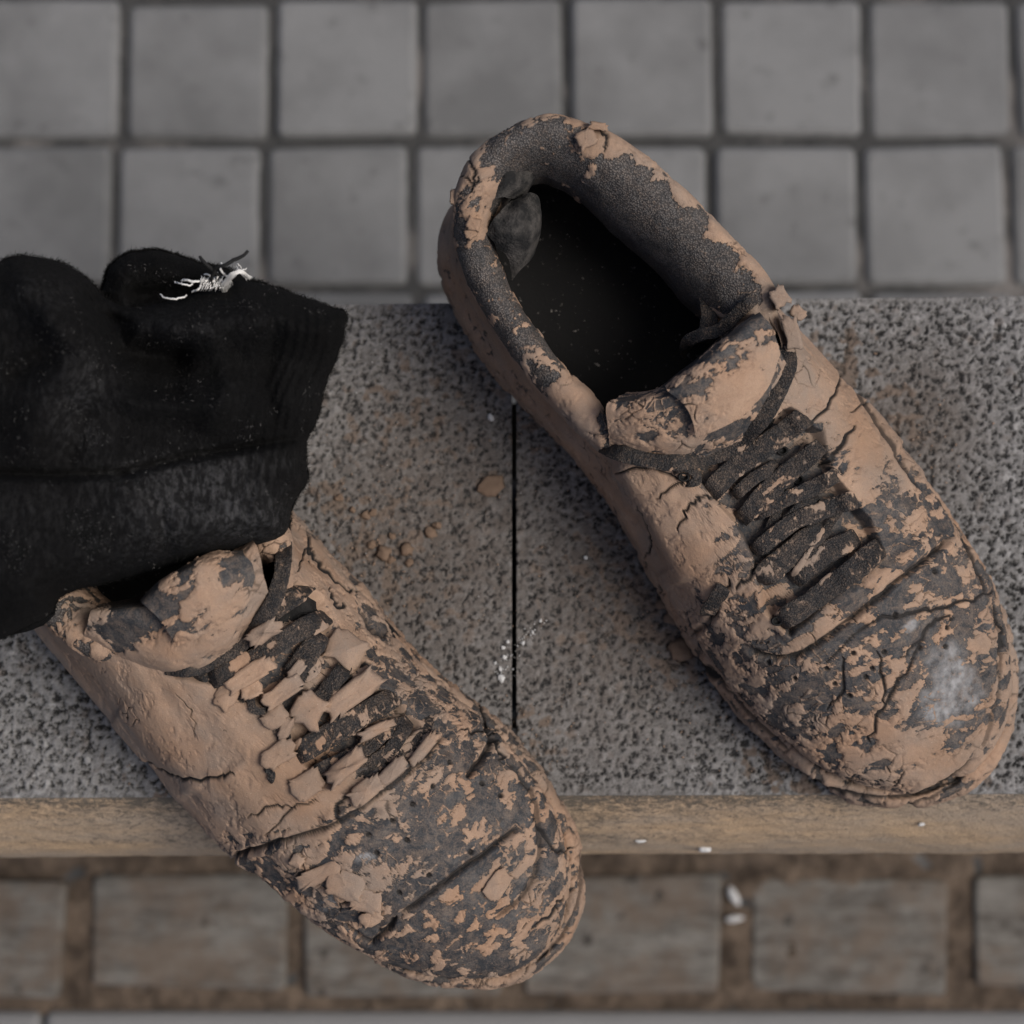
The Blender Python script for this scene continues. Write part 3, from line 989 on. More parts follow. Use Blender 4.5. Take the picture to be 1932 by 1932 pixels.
# ---- the empty right-hand shoe: collar point (px, py, z), outline point (px, py), rim width mm, height exponent
SR = [
    (1045, 247, .098, 1050, 305, 3.5, .8), (1125, 272, .096, 1120, 312, 3.5, .8), (1205, 325, .092, 1200, 362, 3.5, .8),
    (1280, 388, .088, 1278, 425, 3.5, .8), (1355, 462, .085, 1362, 498, 3.5, .75), (1415, 530, .084, 1440, 580, 3.5, .7),
    (1445, 592, .086, 1515, 655, 4, .62), (1470, 650, .088, 1595, 745, 4.5, .52), (1470, 705, .087, 1675, 835, 5, .48),
    (1455, 752, .086, 1750, 925, 5, .45), (1432, 790, .085, 1818, 1022, 5.5, .43), (1408, 815, .084, 1872, 1122, 6, .42),
    (1382, 833, .083, 1905, 1230, 6.5, .40), (1358, 846, .083, 1908, 1340, 7, .39), (1336, 854, .082, 1876, 1432, 8, .38),
    (1314, 860, .082, 1812, 1492, 8.5, .37), (1290, 863, .082, 1722, 1518, 8.5, .37), (1265, 863, .082, 1622, 1508, 8, .38),
    (1240, 860, .081, 1532, 1468, 7, .40), (1215, 853, .081, 1442, 1390, 6, .42), (1188, 843, .080, 1362, 1300, 5, .44),
    (1158, 826, .080, 1290, 1190, 4, .48), (1128, 796, .079, 1222, 1070, 3.5, .52), (1090, 752, .079, 1150, 945, 3.5, .60),
    (1040, 700, .078, 1078, 855, 3.5, .68), (985, 628, .078, 985, 760, 3.5, .75), (932, 545, .080, 893, 645, 3.5, .8),
    (897, 462, .085, 838, 530, 3.5, .8), (892, 385, .090, 836, 445, 3.5, .8), (920, 312, .094, 882, 375, 3.5, .8),
    (976, 264, .098, 962, 325, 3.5, .8)]
CR_ = dict(
    seed=3.0, angle=math.atan2(-1310, 750), swell=0.0035, dense=(5.5, 25.5, 0.55), front=(7, 22), collar=(19.6, 37.6, 0.0085), inner_t=[19, 23, 26, 28, 30, 31, 33, 35, 37.6], inner_w=[.5, .62, .66, .7, .8, 1.0, 1.45, 1.62, 1.1],
    sole_cover=0.80, sole_grooves=[([(1490, 1440), (1560, 1482), (1640, 1502), (1720, 1500), (1795, 1472), (1855, 1420)], 7, -2.2), ([(1700, 1520), (1760, 1500), (1815, 1470)], 6, -1.6), ([(1330, 1245), (1400, 1330), (1490, 1420)], 7, -1.6)],
    cover=[(1250, 1000, 1.1), (1150, 880, 1.1), (1350, 1060, 1.1), (1380, 1110, 1.05), (1300, 1110, 1.1), (1200, 900, 1.05), (1330, 960, 1.1), (1200, 1000, 1.1),
           (1560, 700, 1.1), (1620, 800, 1.08), (1640, 900, 1.08, 45), (1590, 850, 1.1), (1530, 650, 1.1), (1610, 940, 1.0, 40), (1420, 830, .8), (1500, 740, 1.0),
           (1450, 950, -.3), (1500, 1050, -.3), (1560, 990, -.3), (1480, 850, -.1), (1400, 880, .1), (1430, 1060, .1), (1530, 870, -.1, 36), (1600, 1000, .0, 36), (1560, 1080, .0, 36),
           (1710, 900, .50), (1740, 970, .45), (1690, 1020, .48), (1790, 990, .7), (1680, 860, .75),
           (1560, 1170, .66), (1640, 1080, .62), (1480, 1210, .60), (1700, 1040, .5),
           (1700, 1150, .24), (1620, 1250, .32), (1750, 1220, .22), (1540, 1300, .30), (1680, 1350, .95, 45), (1640, 1330, .9, 40), (1600, 1400, .68), (1720, 1430, 1.0), (1820, 1400, .95),
           (1800, 1290, -.1, 48), (1790, 1330, -.1, 40), (1860, 1190, .50), (1876, 1270, .85), (1450, 1290, .55), (1400, 1230, .5), (1350, 1180, .5), (1480, 1380, .55), (1860, 1120, .45),
           (1780, 1070, .28), (1550, 1240, .28), (1690, 1280, .5, 35), (1760, 1150, .24), (1390, 1180, .25, 34), (1420, 1150, .98, 34), (1330, 1150, .85), (1550, 1440, .6), (1640, 1460, .5, 35),
           (850, 500, .95), (870, 600, .9), (960, 720, .95), (1060, 810, .95), (1300, 380, .9)],
    collar_cover=[(890, 325, 1.0, 22), (884, 352, .9, 14), (930, 255, .3, 22), (985, 230, .25, 20), (955, 300, 0, 26), (1045, 212, .85, 14), (1110, 232, 1.0, 20), (1160, 258, 1.0, 20), (1100, 275, .8, 14), (1060, 270, .1, 20),
                  (1230, 298, 1.0, 18), (1300, 355, .98, 20), (1190, 335, .0, 20), (1270, 420, .0, 28), (1340, 485, .0, 26), (1385, 424, 1.0, 24), (1448, 500, 1.05, 28), (1475, 570, 1.05, 36),
                  (1400, 540, .1, 18), (858, 390, .55, 14), (878, 436, .6, 10), (908, 424, .7, 10), (892, 490, .16, 18), (905, 550, .2, 20), (935, 600, .2, 20), (985, 655, .2, 20), (1035, 705, .22, 20),
                  (1068, 750, .98, 20), (1105, 762, 1.0, 22), (1150, 800, .12, 16), (1190, 835, .1, 18), (1120, 812, .95, 14), (1000, 738, .85, 14), (858, 560, .85, 12), (848, 470, .9, 10), (930, 650, .8, 12)],
    collar_cracks=[([(888, 300), (895, 330), (888, 360)], 4), ([(870, 330), (890, 345), (905, 340)], 3), ([(1130, 245), (1145, 262), (1140, 285)], 4)],
    cracks=[([(1170, 888), (1230, 885), (1290, 910)], 4), ([(1240, 940), (1270, 915), (1300, 905)], 3.5), ([(1280, 1000), (1300, 960), (1320, 940), (1350, 935)], 4),
            ([(1220, 1050), (1232, 1020), (1225, 990), (1210, 950)], 4), ([(1390, 1110), (1420, 1085), (1455, 1080)], 6), ([(1340, 1170), (1360, 1130), (1375, 1090)], 5),
            ([(1560, 880), (1585, 840), (1610, 805)], 6), ([(1520, 800), (1560, 770), (1585, 700)], 4), ([(1600, 780), (1640, 750), (1620, 700)], 3.5),
            ([(1560, 1250), (1640, 1180), (1700, 1160), (1760, 1150), (1830, 1130), (1870, 1115)], 5), ([(1700, 1240), (1740, 1200), (1765, 1170), (1800, 1165)], 5),
            ([(1640, 1400), (1665, 1340), (1700, 1280), (1735, 1215)], 6), ([(1668, 1335), (1665, 1280), (1655, 1230)], 4), ([(1560, 1340), (1590, 1300), (1590, 1240)], 4),
            ([(1880, 1270), (1890, 1200), (1870, 1140)], 5), ([(1290, 1200), (1340, 1260), (1400, 1310)], 5), ([(1700, 1495), (1760, 1480), (1800, 1455)], 6)],
    grooves=[([(1800, 1000), (1760, 1045), (1700, 1090), (1640, 1140), (1560, 1200), (1500, 1238), (1440, 1236), (1400, 1215)], 8, -2.6),
             ([(1760, 1010), (1690, 1060), (1600, 1125), (1520, 1180), (1460, 1195)], 16, 2.4),
             ([(1505, 1445), (1560, 1480), (1640, 1500), (1720, 1498), (1790, 1470), (1845, 1425)], 9, -4.0),
             ([(1330, 1240), (1390, 1320), (1450, 1380), (1505, 1445)], 8, -1.5), ([(1868, 1130), (1885, 1230), (1880, 1330), (1850, 1420)], 8, -1.2),
             ([(1740, 890), (1790, 960), (1830, 1040), (1862, 1130)], 9, -2.0), ([(1580, 690), (1620, 760), (1680, 850), (1740, 930)], 9, -1.8), ([(1600, 720), (1645, 800), (1690, 860)], 20, 1.6),
             ([(1300, 1200), (1340, 1170), (1360, 1120)], 9, -1.2), ([(1150, 870), (1240, 1000), (1300, 1100)], 26, 1.6), ([(1200, 960), (1260, 1080)], 20, -1.4), ([(1840, 1080), (1865, 1180), (1858, 1280)], 18, 1.2)],
    steps=[([(1300, 880), (1400, 835), (1490, 770), (1550, 815), (1575, 900), (1640, 980), (1665, 1040), (1560, 1130), (1490, 1195), (1440, 1150), (1425, 1060), (1390, 985), (1340, 930)], -6.5),
           ([(1560, 1000), (1480, 1080), (1460, 1060), (1540, 980)], -2.0)],
    holes=[(1765, 1078), (1737, 1223), (1786, 1184), (1610, 1232), (1645, 1260), (1634, 1278), (1668, 1230), (1560, 1262), (1785, 1220), (1575, 1290), (1602, 1312), (1690, 1160), (1500, 1280), (1450, 1250)],
    scuffs=[(1800, 1285, 78, 50, 1.2), (1782, 1335, 55, 40, .3), (1720, 1180, 22, 10, -.6), (1690, 1095, 26, 8, -.5)],
    swells=[([(1560, 1000), (1480, 900)], 70, -1.0), ([(1680, 1290), (1700, 1300)], 90, 1.5)])
shoe_r, h_r, lin_r = build_shoe('muddy_sneaker', 'mud caked dark sneaker standing empty with an open collar, on the right', SR, CR_)

tongue = loft('tongue', [
    [(1152, 858, .070), (1240, 878, .072), (1330, 872, .073), (1420, 826, .075), (1488, 715, .078)],
    [(1150, 812, .086), (1228, 838, .090), (1312, 834, .092), (1408, 785, .094), (1478, 675, .095)],
    [(1146, 768, .093), (1218, 768, .100), (1290, 752, .104), (1370, 696, .106), (1452, 610, .104)],
    [(1164, 752, .088), (1226, 746, .094), (1275, 728, .098), (1350, 672, .100), (1428, 596, .098)],
    [(1180, 742, .062), (1230, 736, .062), (1268, 712, .062), (1340, 652, .062), (1412, 588, .062)]], 150, 150, MAT_TONGUE, shoe_r, CR_, 0.9,
    seeds=[(1200, 790, 1.0), (1260, 800, .55, 26), (1290, 770, .2, 20), (1330, 840, .5, 22), (1250, 830, .9, 26), (1440, 700, .5), (1450, 620, .05, 30), (1230, 735, .05, 22), (1300, 700, 0), (1180, 740, .2, 20)])
loft('tongue_flap', [
    [(1312, 822, .099), (1352, 808, .101), (1402, 780, .102), (1445, 730, .102), (1470, 668, .101)],
    [(1305, 790, .104), (1345, 770, .106), (1392, 742, .107), (1436, 700, .106), (1466, 648, .103)],
    [(1290, 762, .107), (1330, 736, .110), (1378, 700, .111), (1424, 662, .110), (1458, 622, .105)],
    [(1262, 740, .107), (1306, 706, .111), (1356, 664, .113), (1404, 624, .111), (1440, 596, .106)],
    [(1258, 732, .102), (1298, 696, .105), (1346, 654, .106), (1396, 612, .105), (1432, 588, .102)]], 120, 130, MAT_TONGUE, tongue, CR_, 0.9, 0.0022,
    seeds=[(1390, 740, 1.1), (1440, 690, 1.05), (1330, 790, 1.0), (1300, 752, .35, 20), (1350, 665, .1, 20), (1400, 622, .0, 22), (1440, 590, -.1, 26), (1370, 690, .9, 18), (1280, 728, .75, 16), (1310, 712, .45, 16)])
# torn cloth of the heel lining
for net in ([[(918, 438, .084), (932, 412, .088), (950, 392, .086), (966, 376, .080)], [(940, 470, .080), (960, 440, .088), (985, 402, .086), (1012, 372, .076)],
             [(956, 498, .074), (978, 466, .082), (1004, 440, .082), (1020, 428, .074)], [(966, 530, .066), (980, 512, .070), (1000, 492, .068), (1012, 474, .062)]],
            [[(925, 372, .088), (940, 330, .090), (958, 300, .086), (990, 286, .080)], [(948, 372, .086), (966, 340, .090), (984, 318, .086), (1006, 306, .078)],
             [(975, 372, .078), (990, 350, .082), (1006, 332, .078), (1016, 322, .070)], [(985, 382, .066), (996, 362, .068), (1008, 344, .066), (1018, 336, .060)]]):
    ctrl = np.array(net)
    W = unp(ctrl[..., 0], ctrl[..., 1], ctrl[..., 2])
    a = cr(W, np.linspace(0, 3, 46)); b = cr(a.transpose(1, 0, 2), np.linspace(0, 3, 46)).transpose(1, 0, 2)
    b = b + (0.0030 * fbm(b.reshape(-1, 3) * np.array([150, 60, 60]), 3)).reshape(46, 46, 1) * np.array([.4, .4, 1.0])
    o = add_mesh('torn_lining', b, grid_faces(46, 46), MAT_TORN, lin_r)
# laces of the right shoe
RL = [([(1136, 842), (1190, 860), (1262, 872), (1340, 862), (1396, 833), (1446, 780), (1484, 700), (1484, 650)], 32, .10, .0066),
      ([(1336, 938), (1376, 892), (1431, 850), (1491, 806), (1524, 782)], 44, .12, .0042),
      ([(1404, 974), (1446, 930), (1496, 885), (1543, 846)], 40, .12, .0038),
      ([(1392, 930), (1420, 905), (1460, 880)], 26, .15, .0024),
      ([(1428, 968), (1496, 936), (1556, 910), (1590, 888)], 32, .16, .0050),
      ([(1431, 1036), (1491, 988), (1566, 957), (1614, 944)], 36, .14, .0052),
      ([(1470, 1002), (1500, 972), (1532, 938)], 28, -.2, .0030),
      ([(1440, 1090), (1491, 1045), (1545, 1002)], 48, .16, .0034),
      ([(1504, 1088), (1566, 1040), (1608, 1018)], 42, .14, .0030),
      ([(1474, 1172), (1541, 1126), (1611, 1075), (1658, 1034)], 44, .16, .0036),
      ([(1496, 1086), (1520, 1050), (1552, 998)], 6, .9, .0040),
      ([(1412, 960), (1450, 925), (1500, 880)], 5, .9, .0040),
      ([(1338, 1152), (1350, 1132), (1362, 1112)], 30, .05, .0014),
      ([(1462, 1000), (1470, 950), (1492, 905)], 18, -.2, .0008), ([(1440, 1050), (1452, 1000), (1470, 965)], 18, .0, .0008), ([(1540, 1040), (1560, 1000), (1585, 960)], 18, -.1, .0008),
      ([(1268, 892), (1290, 882), (1312, 892), (1316, 908), (1290, 912)], 16, .0, .0022)]
for k, (pl, wd, cv, lf) in enumerate(RL):
    lace(shoe_r, h_r, pl, wd, cv, CR_, lf + (0.0 if k in (0, 12, 16) else 0.0040), seed=k * 1.37)
# lace ends lying inside the shoe
lace(shoe_r, h_r, [(1300, 500), (1328, 545), (1338, 592), (1330, 645)], 32, .0, CR_, seed=21, zs=[.060, .068, .072, .072])
lace(shoe_r, h_r, [(1292, 668), (1298, 645), (1322, 632), (1356, 622), (1398, 585), (1425, 560)], 24, .0, CR_, seed=22, zs=[.066, .076, .080, .080, .086, .092])
for x, y in ((1476, 850), (1527, 846), (1506, 905), (1536, 946), (1606, 1026), (1290, 900), (1466, 1172)):
    eyelet(shoe_r, h_r, x, y, 8)
# mud lumps at the torn throat corner and crumbs of mud on the collar
for (x, y, L, Wd, dg, z) in ((1494, 628, 62, 32, 78, .088), (1506, 590, 30, 24, 40, .080), (1470, 560, 40, 34, 60, .089), (1492, 664, 34, 18, 70, .086), (1128, 238, 38, 15, 8, .099),
                             (1105, 262, 34, 40, 60, .1005), (893, 422, 26, 26, 20, .089), (888, 440, 20, 22, 60, .088), (856, 372, 14, 30, 0, .083)):
    flake(shoe_r, h_r, x, y, L, Wd, dg, 0.0035, 0.0, 'mud_lump', z=z)
# ---- the left-hand shoe, its heel under the sock
SL = [
    (120, 850, .095, 40, 800, 3.5, .8), (200, 840, .093, 130, 775, 3.5, .8), (290, 860, .090, 235, 790, 3.5, .8), (380, 905, .088, 345, 830, 3.5, .8),
    (450, 955, .086, 455, 890, 3.5, .75), (500, 1005, .086, 540, 962, 3.5, .68), (522, 1045, .087, 606, 1030, 4, .60), (524, 1090, .087, 685, 1115, 4.5, .52),
    (514, 1135, .087, 765, 1212, 5, .48), (498, 1170, .086, 852, 1295, 5, .45), (478, 1200, .085, 945, 1368, 5.5, .43), (458, 1222, .084, 1020, 1456, 6, .42),
    (436, 1238, .083, 1076, 1555, 6.5, .40), (412, 1250, .083, 1100, 1660, 7, .39), (390, 1258, .082, 1068, 1772, 7, .38), (370, 1264, .082, 988, 1845, 7, .38),
    (350, 1268, .082, 882, 1860, 6.5, .38), (325, 1268, .081, 770, 1838, 6, .39), (300, 1262, .081, 662, 1782, 5, .40), (275, 1254, .080, 558, 1702, 4, .43),
    (250, 1244, .080, 455, 1618, 3.5, .46), (220, 1232, .079, 368, 1525, 3.5, .50), (188, 1215, .079, 284, 1430, 3.5, .55), (150, 1190, .079, 198, 1330, 3.5, .62),
    (105, 1150, .080, 118, 1235, 3.5, .70), (60, 1090, .082, 40, 1140, 3.5, .75), (20, 1020, .086, -25, 1050, 3.5, .8), (15, 950, .090, -50, 950, 3.5, .8),
    (45, 890, .094, -25, 860, 3.5, .8)]
CL_ = dict(
    seed=9.0, angle=math.atan2(-342, 325), swell=0.0035, dense=(5.0, 24.5, 0.35), front=(6.5, 22), collar=(20.0, 35.3, 0.0085), inner_t=[19, 36], inner_w=[1, 1],
    sole_cover=0.72, sole_grooves=[([(1092, 1600), (1096, 1660), (1070, 1750), (1000, 1826)], 6, -1.6), ([(470, 1640), (570, 1722), (680, 1795), (800, 1838)], 6, -1.4)],
    cover=[(150, 1230, 1.1), (250, 1330, 1.1), (350, 1400, 1.1), (330, 1320, 1.1), (420, 1400, 1.1), (430, 1480, 1.1), (480, 1540, 1.1), (520, 1500, 1.1), (300, 1420, 1.1), (400, 1540, 1.1),
           (430, 1330, 1.08), (560, 1500, 1.08), (620, 1500, 1.05), (700, 1480, 1.0), (590, 1460, .95), (480, 1400, 1.05), (560, 1540, 1.0), (780, 1420, .95, 34), (820, 1370, .85, 30),
           (480, 1255, .2, 36), (550, 1230, .2, 36), (560, 1300, .35, 40), (620, 1320, .25, 40), (700, 1330, .4, 34), (690, 1400, .0), (620, 1420, .2, 36), (545, 1395, .85, 36), (640, 1250, 1.02), (600, 1150, 1.0), (660, 1200, 1.02), (580, 1060, 1.1), (550, 1130, .7, 30),
           (640, 1110, 1.05), (700, 1240, .95), (720, 1180, .4, 34), (690, 1160, .35, 30), (760, 1270, .4), (780, 1320, .5), (840, 1330, .6), (800, 1250, .6), (870, 1370, .55),
           (460, 1620, .3, 40), (540, 1600, .25, 36), (640, 1560, .45, 30), (760, 1490, .35, 34), (850, 1430, .4), (900, 1420, .45), (940, 1460, .45), (880, 1480, .6, 30),
           (650, 1640, .22), (720, 1620, .15), (760, 1580, .28), (820, 1540, .25), (700, 1680, .35), (800, 1650, .18), (900, 1560, .26), (850, 1600, .28), (930, 1530, .15), (970, 1580, .1, 34),
           (780, 1690, .1, 36), (870, 1640, .20, 34), (930, 1650, .80, 34), (920, 1710, .5), (880, 1730, .35), (850, 1700, .32), (990, 1640, .30, 30), (975, 1680, .05, 26), (960, 1740, .6), (1030, 1640, .6),
           (1050, 1580, .42), (1020, 1540, .5), (1060, 1700, .6), (1000, 1780, .55), (900, 1800, .3), (820, 1800, .35), (760, 1760, .4), (700, 1740, .35), (620, 1680, .8), (600, 1640, .7), (660, 1690, .9, 34), (540, 1650, .5), (960, 1440, .5)],
    collar_cover=[(150, 1190, .8), (90, 1120, .6), (230, 1235, .3), (540, 1000, .9), (520, 1050, .9)],
    collar_cracks=[],
    cracks=[([(270, 1436), (303, 1449), (337, 1462), (380, 1471), (426, 1462), (441, 1456)], 4.5), ([(575, 1001), (582, 1041), (609, 1074), (645, 1107), (672, 1117)], 6), ([(560, 1080), (575, 1040), (590, 1040)], 3),
            ([(500, 1575), (560, 1520), (600, 1510)], 3), ([(470, 1540), (510, 1520), (560, 1525)], 3), ([(660, 1500), (640, 1520), (636, 1550)], 6), ([(560, 1480), (580, 1460), (596, 1440)], 6),
            ([(700, 1490), (720, 1460), (735, 1440)], 4), ([(620, 1110), (630, 1140), (650, 1150)], 5), ([(600, 1180), (640, 1215), (662, 1262)], 4), ([(640, 1260), (690, 1255), (700, 1280)], 5),
            ([(702, 1780), (725, 1755), (748, 1730)], 7), ([(690, 1695), (660, 1660), (640, 1650)], 5), ([(640, 1720), (670, 1690), (700, 1690)], 4), ([(900, 1330), (930, 1400), (950, 1440)], 5),
            ([(870, 1375), (905, 1385), (940, 1380)], 4), ([(1010, 1540), (1040, 1600), (1080, 1600)], 4), ([(1000, 1750), (1040, 1720), (1060, 1690)], 5), ([(540, 1420), (520, 1440), (500, 1450)], 4),
            ([(330, 1310), (360, 1345), (365, 1390)], 1.6), ([(410, 1300), (450, 1320), (480, 1310)], 4)],
    grooves=[([(438, 1614), (500, 1596), (553, 1581), (631, 1554), (729, 1484), (795, 1433), (850, 1374)], 8, -2.2),
             ([(600, 1552), (650, 1530), (709, 1492), (768, 1444), (826, 1372)], 15, 2.6),
             ([(748, 1730), (800, 1695), (846, 1659), (920, 1605), (990, 1552)], 7, -2.2), ([(650, 1740), (702, 1778), (748, 1730)], 7, -1.4),
             ([(905, 1327), (922, 1380), (924, 1405), (897, 1445), (880, 1470)], 9, -2.6), ([(955, 1429), (1002, 1503), (1018, 1601), (995, 1679), (924, 1741)], 8, -1.5),
             ([(985, 1470), (1035, 1560), (1040, 1660), (1000, 1740), (930, 1780)], 16, 1.3), ([(640, 1585), (729, 1535), (800, 1475), (850, 1420)], 12, 1.4),
             ([(690, 1110), (730, 1170), (800, 1245), (880, 1310)], 9, -2.0), ([(680, 1150), (700, 1190), (730, 1200)], 10, -1.6), ([(470, 1640), (560, 1720), (650, 1790), (750, 1840)], 8, -1.4),
             ([(220, 1340), (300, 1400), (370, 1500)], 30, 1.6), ([(290, 1290), (380, 1380), (440, 1460)], 26, -1.3), ([(270, 1440), (330, 1464), (400, 1472)], 16, -1.2), ([(440, 1614), (470, 1610)], 10, -3.0)],
    steps=[([(330, 1275), (420, 1262), (500, 1190), (560, 1100), (606, 1130), (630, 1200), (660, 1280), (740, 1310), (790, 1370), (700, 1440), (600, 1470), (560, 1420), (540, 1360), (470, 1320), (400, 1290)], -5.5)],
    holes=[(848, 1438), (816, 1483), (778, 1517), (695, 1575), (711, 1610), (669, 1654), (753, 1684), (809, 1651), (945, 1501), (910, 1478), (768, 1585), (889, 1608), (741, 1548)],
    scuffs=[(640, 1690, 50, 16, -.6), (690, 1620, 26, 14, 0.)],
    swells=[])
shoe_l, h_l, lin_l = build_shoe('muddy_sneaker', 'mud caked dark sneaker on the left with a black sock over its heel', SL, CL_)

tongue_l = loft('tongue', [
    [(160, 1222, .070), (250, 1262, .072), (340, 1278, .073), (430, 1240, .076), (512, 1140, .080)],
    [(162, 1190, .084), (258, 1225, .088), (338, 1246, .090), (420, 1205, .093), (500, 1105, .094)],
    [(170, 1166, .092), (255, 1160, .098), (320, 1150, .100), (400, 1110, .103), (488, 1040, .103)],
    [(180, 1150, .088), (255, 1140, .092), (315, 1128, .095), (395, 1085, .098), (478, 1020, .097)],
    [(190, 1140, .062), (255, 1128, .062), (310, 1110, .062), (385, 1065, .062), (465, 1000, .062)]], 150, 150, MAT_TONGUE, shoe_l, CL_, 0.9,
    seeds=[(180, 1175, .95, 22), (230, 1165, -.1, 28), (280, 1170, .05, 28), (270, 1210, .9, 24), (330, 1235, 1.0), (400, 1210, .9), (460, 1160, .8, 30), (500, 1060, .95), (490, 1110, .8, 26), (350, 1120, 0, 26), (440, 1180, .5, 16)])
loft('tongue_flap', [
    [(330, 1218, .099), (372, 1200, .101), (420, 1172, .102), (462, 1138, .102), (482, 1090, .102)],
    [(318, 1196, .104), (358, 1172, .107), (406, 1146, .108), (450, 1114, .107), (480, 1076, .104)],
    [(298, 1166, .107), (340, 1136, .111), (388, 1110, .112), (434, 1086, .111), (476, 1062, .105)],
    [(270, 1140, .107), (312, 1104, .111), (356, 1076, .113), (408, 1056, .112), (462, 1046, .106)],
    [(264, 1132, .102), (304, 1094, .105), (350, 1066, .106), (404, 1044, .105), (458, 1036, .102)]], 120, 130, MAT_TONGUE, tongue_l, CL_, 0.9, 0.0022,
    seeds=[(400, 1120, 1.05, 40), (360, 1150, .95, 30), (420, 1160, 1.0), (290, 1140, -.1, 24), (310, 1165, .1, 18), (470, 1066, -.1, 24), (455, 1090, .2, 18), (340, 1195, .9, 22), (345, 1090, .3, 18), (380, 1165, .6, 14), (410, 1060, .75, 18)])
LL = [([(312, 1262), (360, 1262), (412, 1242), (458, 1212), (502, 1160), (528, 1095), (537, 1040), (536, 1000)], 30, .08, .0070),
      ([(372, 1278), (420, 1240), (462, 1205), (520, 1150), (578, 1108)], 38, .24, .0042),
      ([(405, 1282), (450, 1258), (505, 1224), (560, 1192), (612, 1164)], 38, .18, .0048),
      ([(450, 1262), (500, 1242), (530, 1215), (560, 1190)], 22, .5, .0030),
      ([(552, 1270), (576, 1240), (600, 1205)], 44, .12, .0034),
      ([(500, 1330), (540, 1300), (575, 1275), (600, 1250)], 26, .5, .0026),
      ([(600, 1326), (624, 1296), (650, 1262)], 36, .18, .0034),
      ([(558, 1424), (600, 1400), (651, 1368), (700, 1340), (750, 1310)], 46, .24, .0046),
      ([(590, 1462), (640, 1436), (690, 1412), (730, 1380), (762, 1362)], 30, .25, .0036),
      ([(668, 1464), (702, 1440), (740, 1412), (766, 1370)], 28, .15, .0038),
      ([(738, 1440), (768, 1418), (794, 1392), (812, 1350)], 22, .35, .0030),
      ([(446, 1308), (425, 1320), (418, 1340)], 14, .02, .0020), ([(446, 1308), (470, 1318), (478, 1338), (510, 1342)], 15, .02, .0024), ([(500, 1450), (512, 1460), (508, 1475)], 12, .05, .0018)]
for k, (pl, wd, cv, lf) in enumerate(LL):
    lace(shoe_l, h_l, pl, wd, cv, CL_, lf + (0.0 if k in (0, 11, 12, 13) else 0.0034), seed=k * 1.91 + 40)
for x, y in ((572, 1165), (610, 1222), (764, 1366), (566, 1486), (512, 1345), (652, 1262), (536, 1390)):
    eyelet(shoe_l, h_l, x, y, 9)
for (x, y, L, Wd, dg, th) in ((497, 1194, 66, 32, -32, .0040), (470, 1274, 96, 32, -32, .0042), (532, 1306, 84, 32, -36, .0038), (474, 1300, 42, 34, -20, .0030), (518, 1352, 46, 40, -40, .0030),
                              (584, 1342, 62, 56, -62, .0036), (662, 1312, 130, 40, -40, .0036), (709, 1378, 66, 20, -24, .0052), (652, 1448, 86, 34, -40, .0046), (526, 1424, 66, 40, -30, .0026),
                              (540, 1372, 24, 46, 20, .0028), (430, 1308, 54, 40, -60, .0024), (654, 1225, 72, 60, 30, .0022), (560, 1265, 40, 22, -50, .0024), (580, 1480, 60, 46, -30, .0022),
                              (740, 1456, 60, 26, -42, .0030), (690, 1492, 70, 34, -36, .0024), (800, 1412, 70, 20, -50, .0030), (650, 1670, 66, 50, 20, .0014), (688, 1700, 54, 42, 10, .0014), (600, 1652, 76, 30, -24, .0014),
                              (560, 1625, 22, 24, 30, .0014), (940, 1668, 60, 34, -50, .0010), (700, 1730, 40, 30, -30, .0016)):
    lace_zone = inside(np.array([x]), np.array([y]), CL_['steps'][0][0])[0]
    flake(shoe_l, h_l, x, y, L * 1.05, Wd * 1.05, dg, th, 0.0045 if lace_zone else 0.0006)

# ------------------------------------------------------------------ the black sock
SOCK = [(-160, 560), (-80, 505), (0, 492), (40, 482), (110, 494), (150, 516), (178, 540), (196, 560), (240, 578), (300, 572), (360, 556), (420, 542), (470, 530), (560, 556), (625, 580), (652, 592), (646, 640), (628, 690),
        (610, 735), (604, 770), (594, 800), (578, 832), (578, 880), (580, 905), (562, 935), (548, 962), (544, 1000), (520, 1022), (480, 1032), (410, 1050), (340, 1065), (250, 1087), (180, 1103), (114, 1125), (96, 1158), (50, 1182), (0, 1205), (-90, 1230), (-180, 1200)]


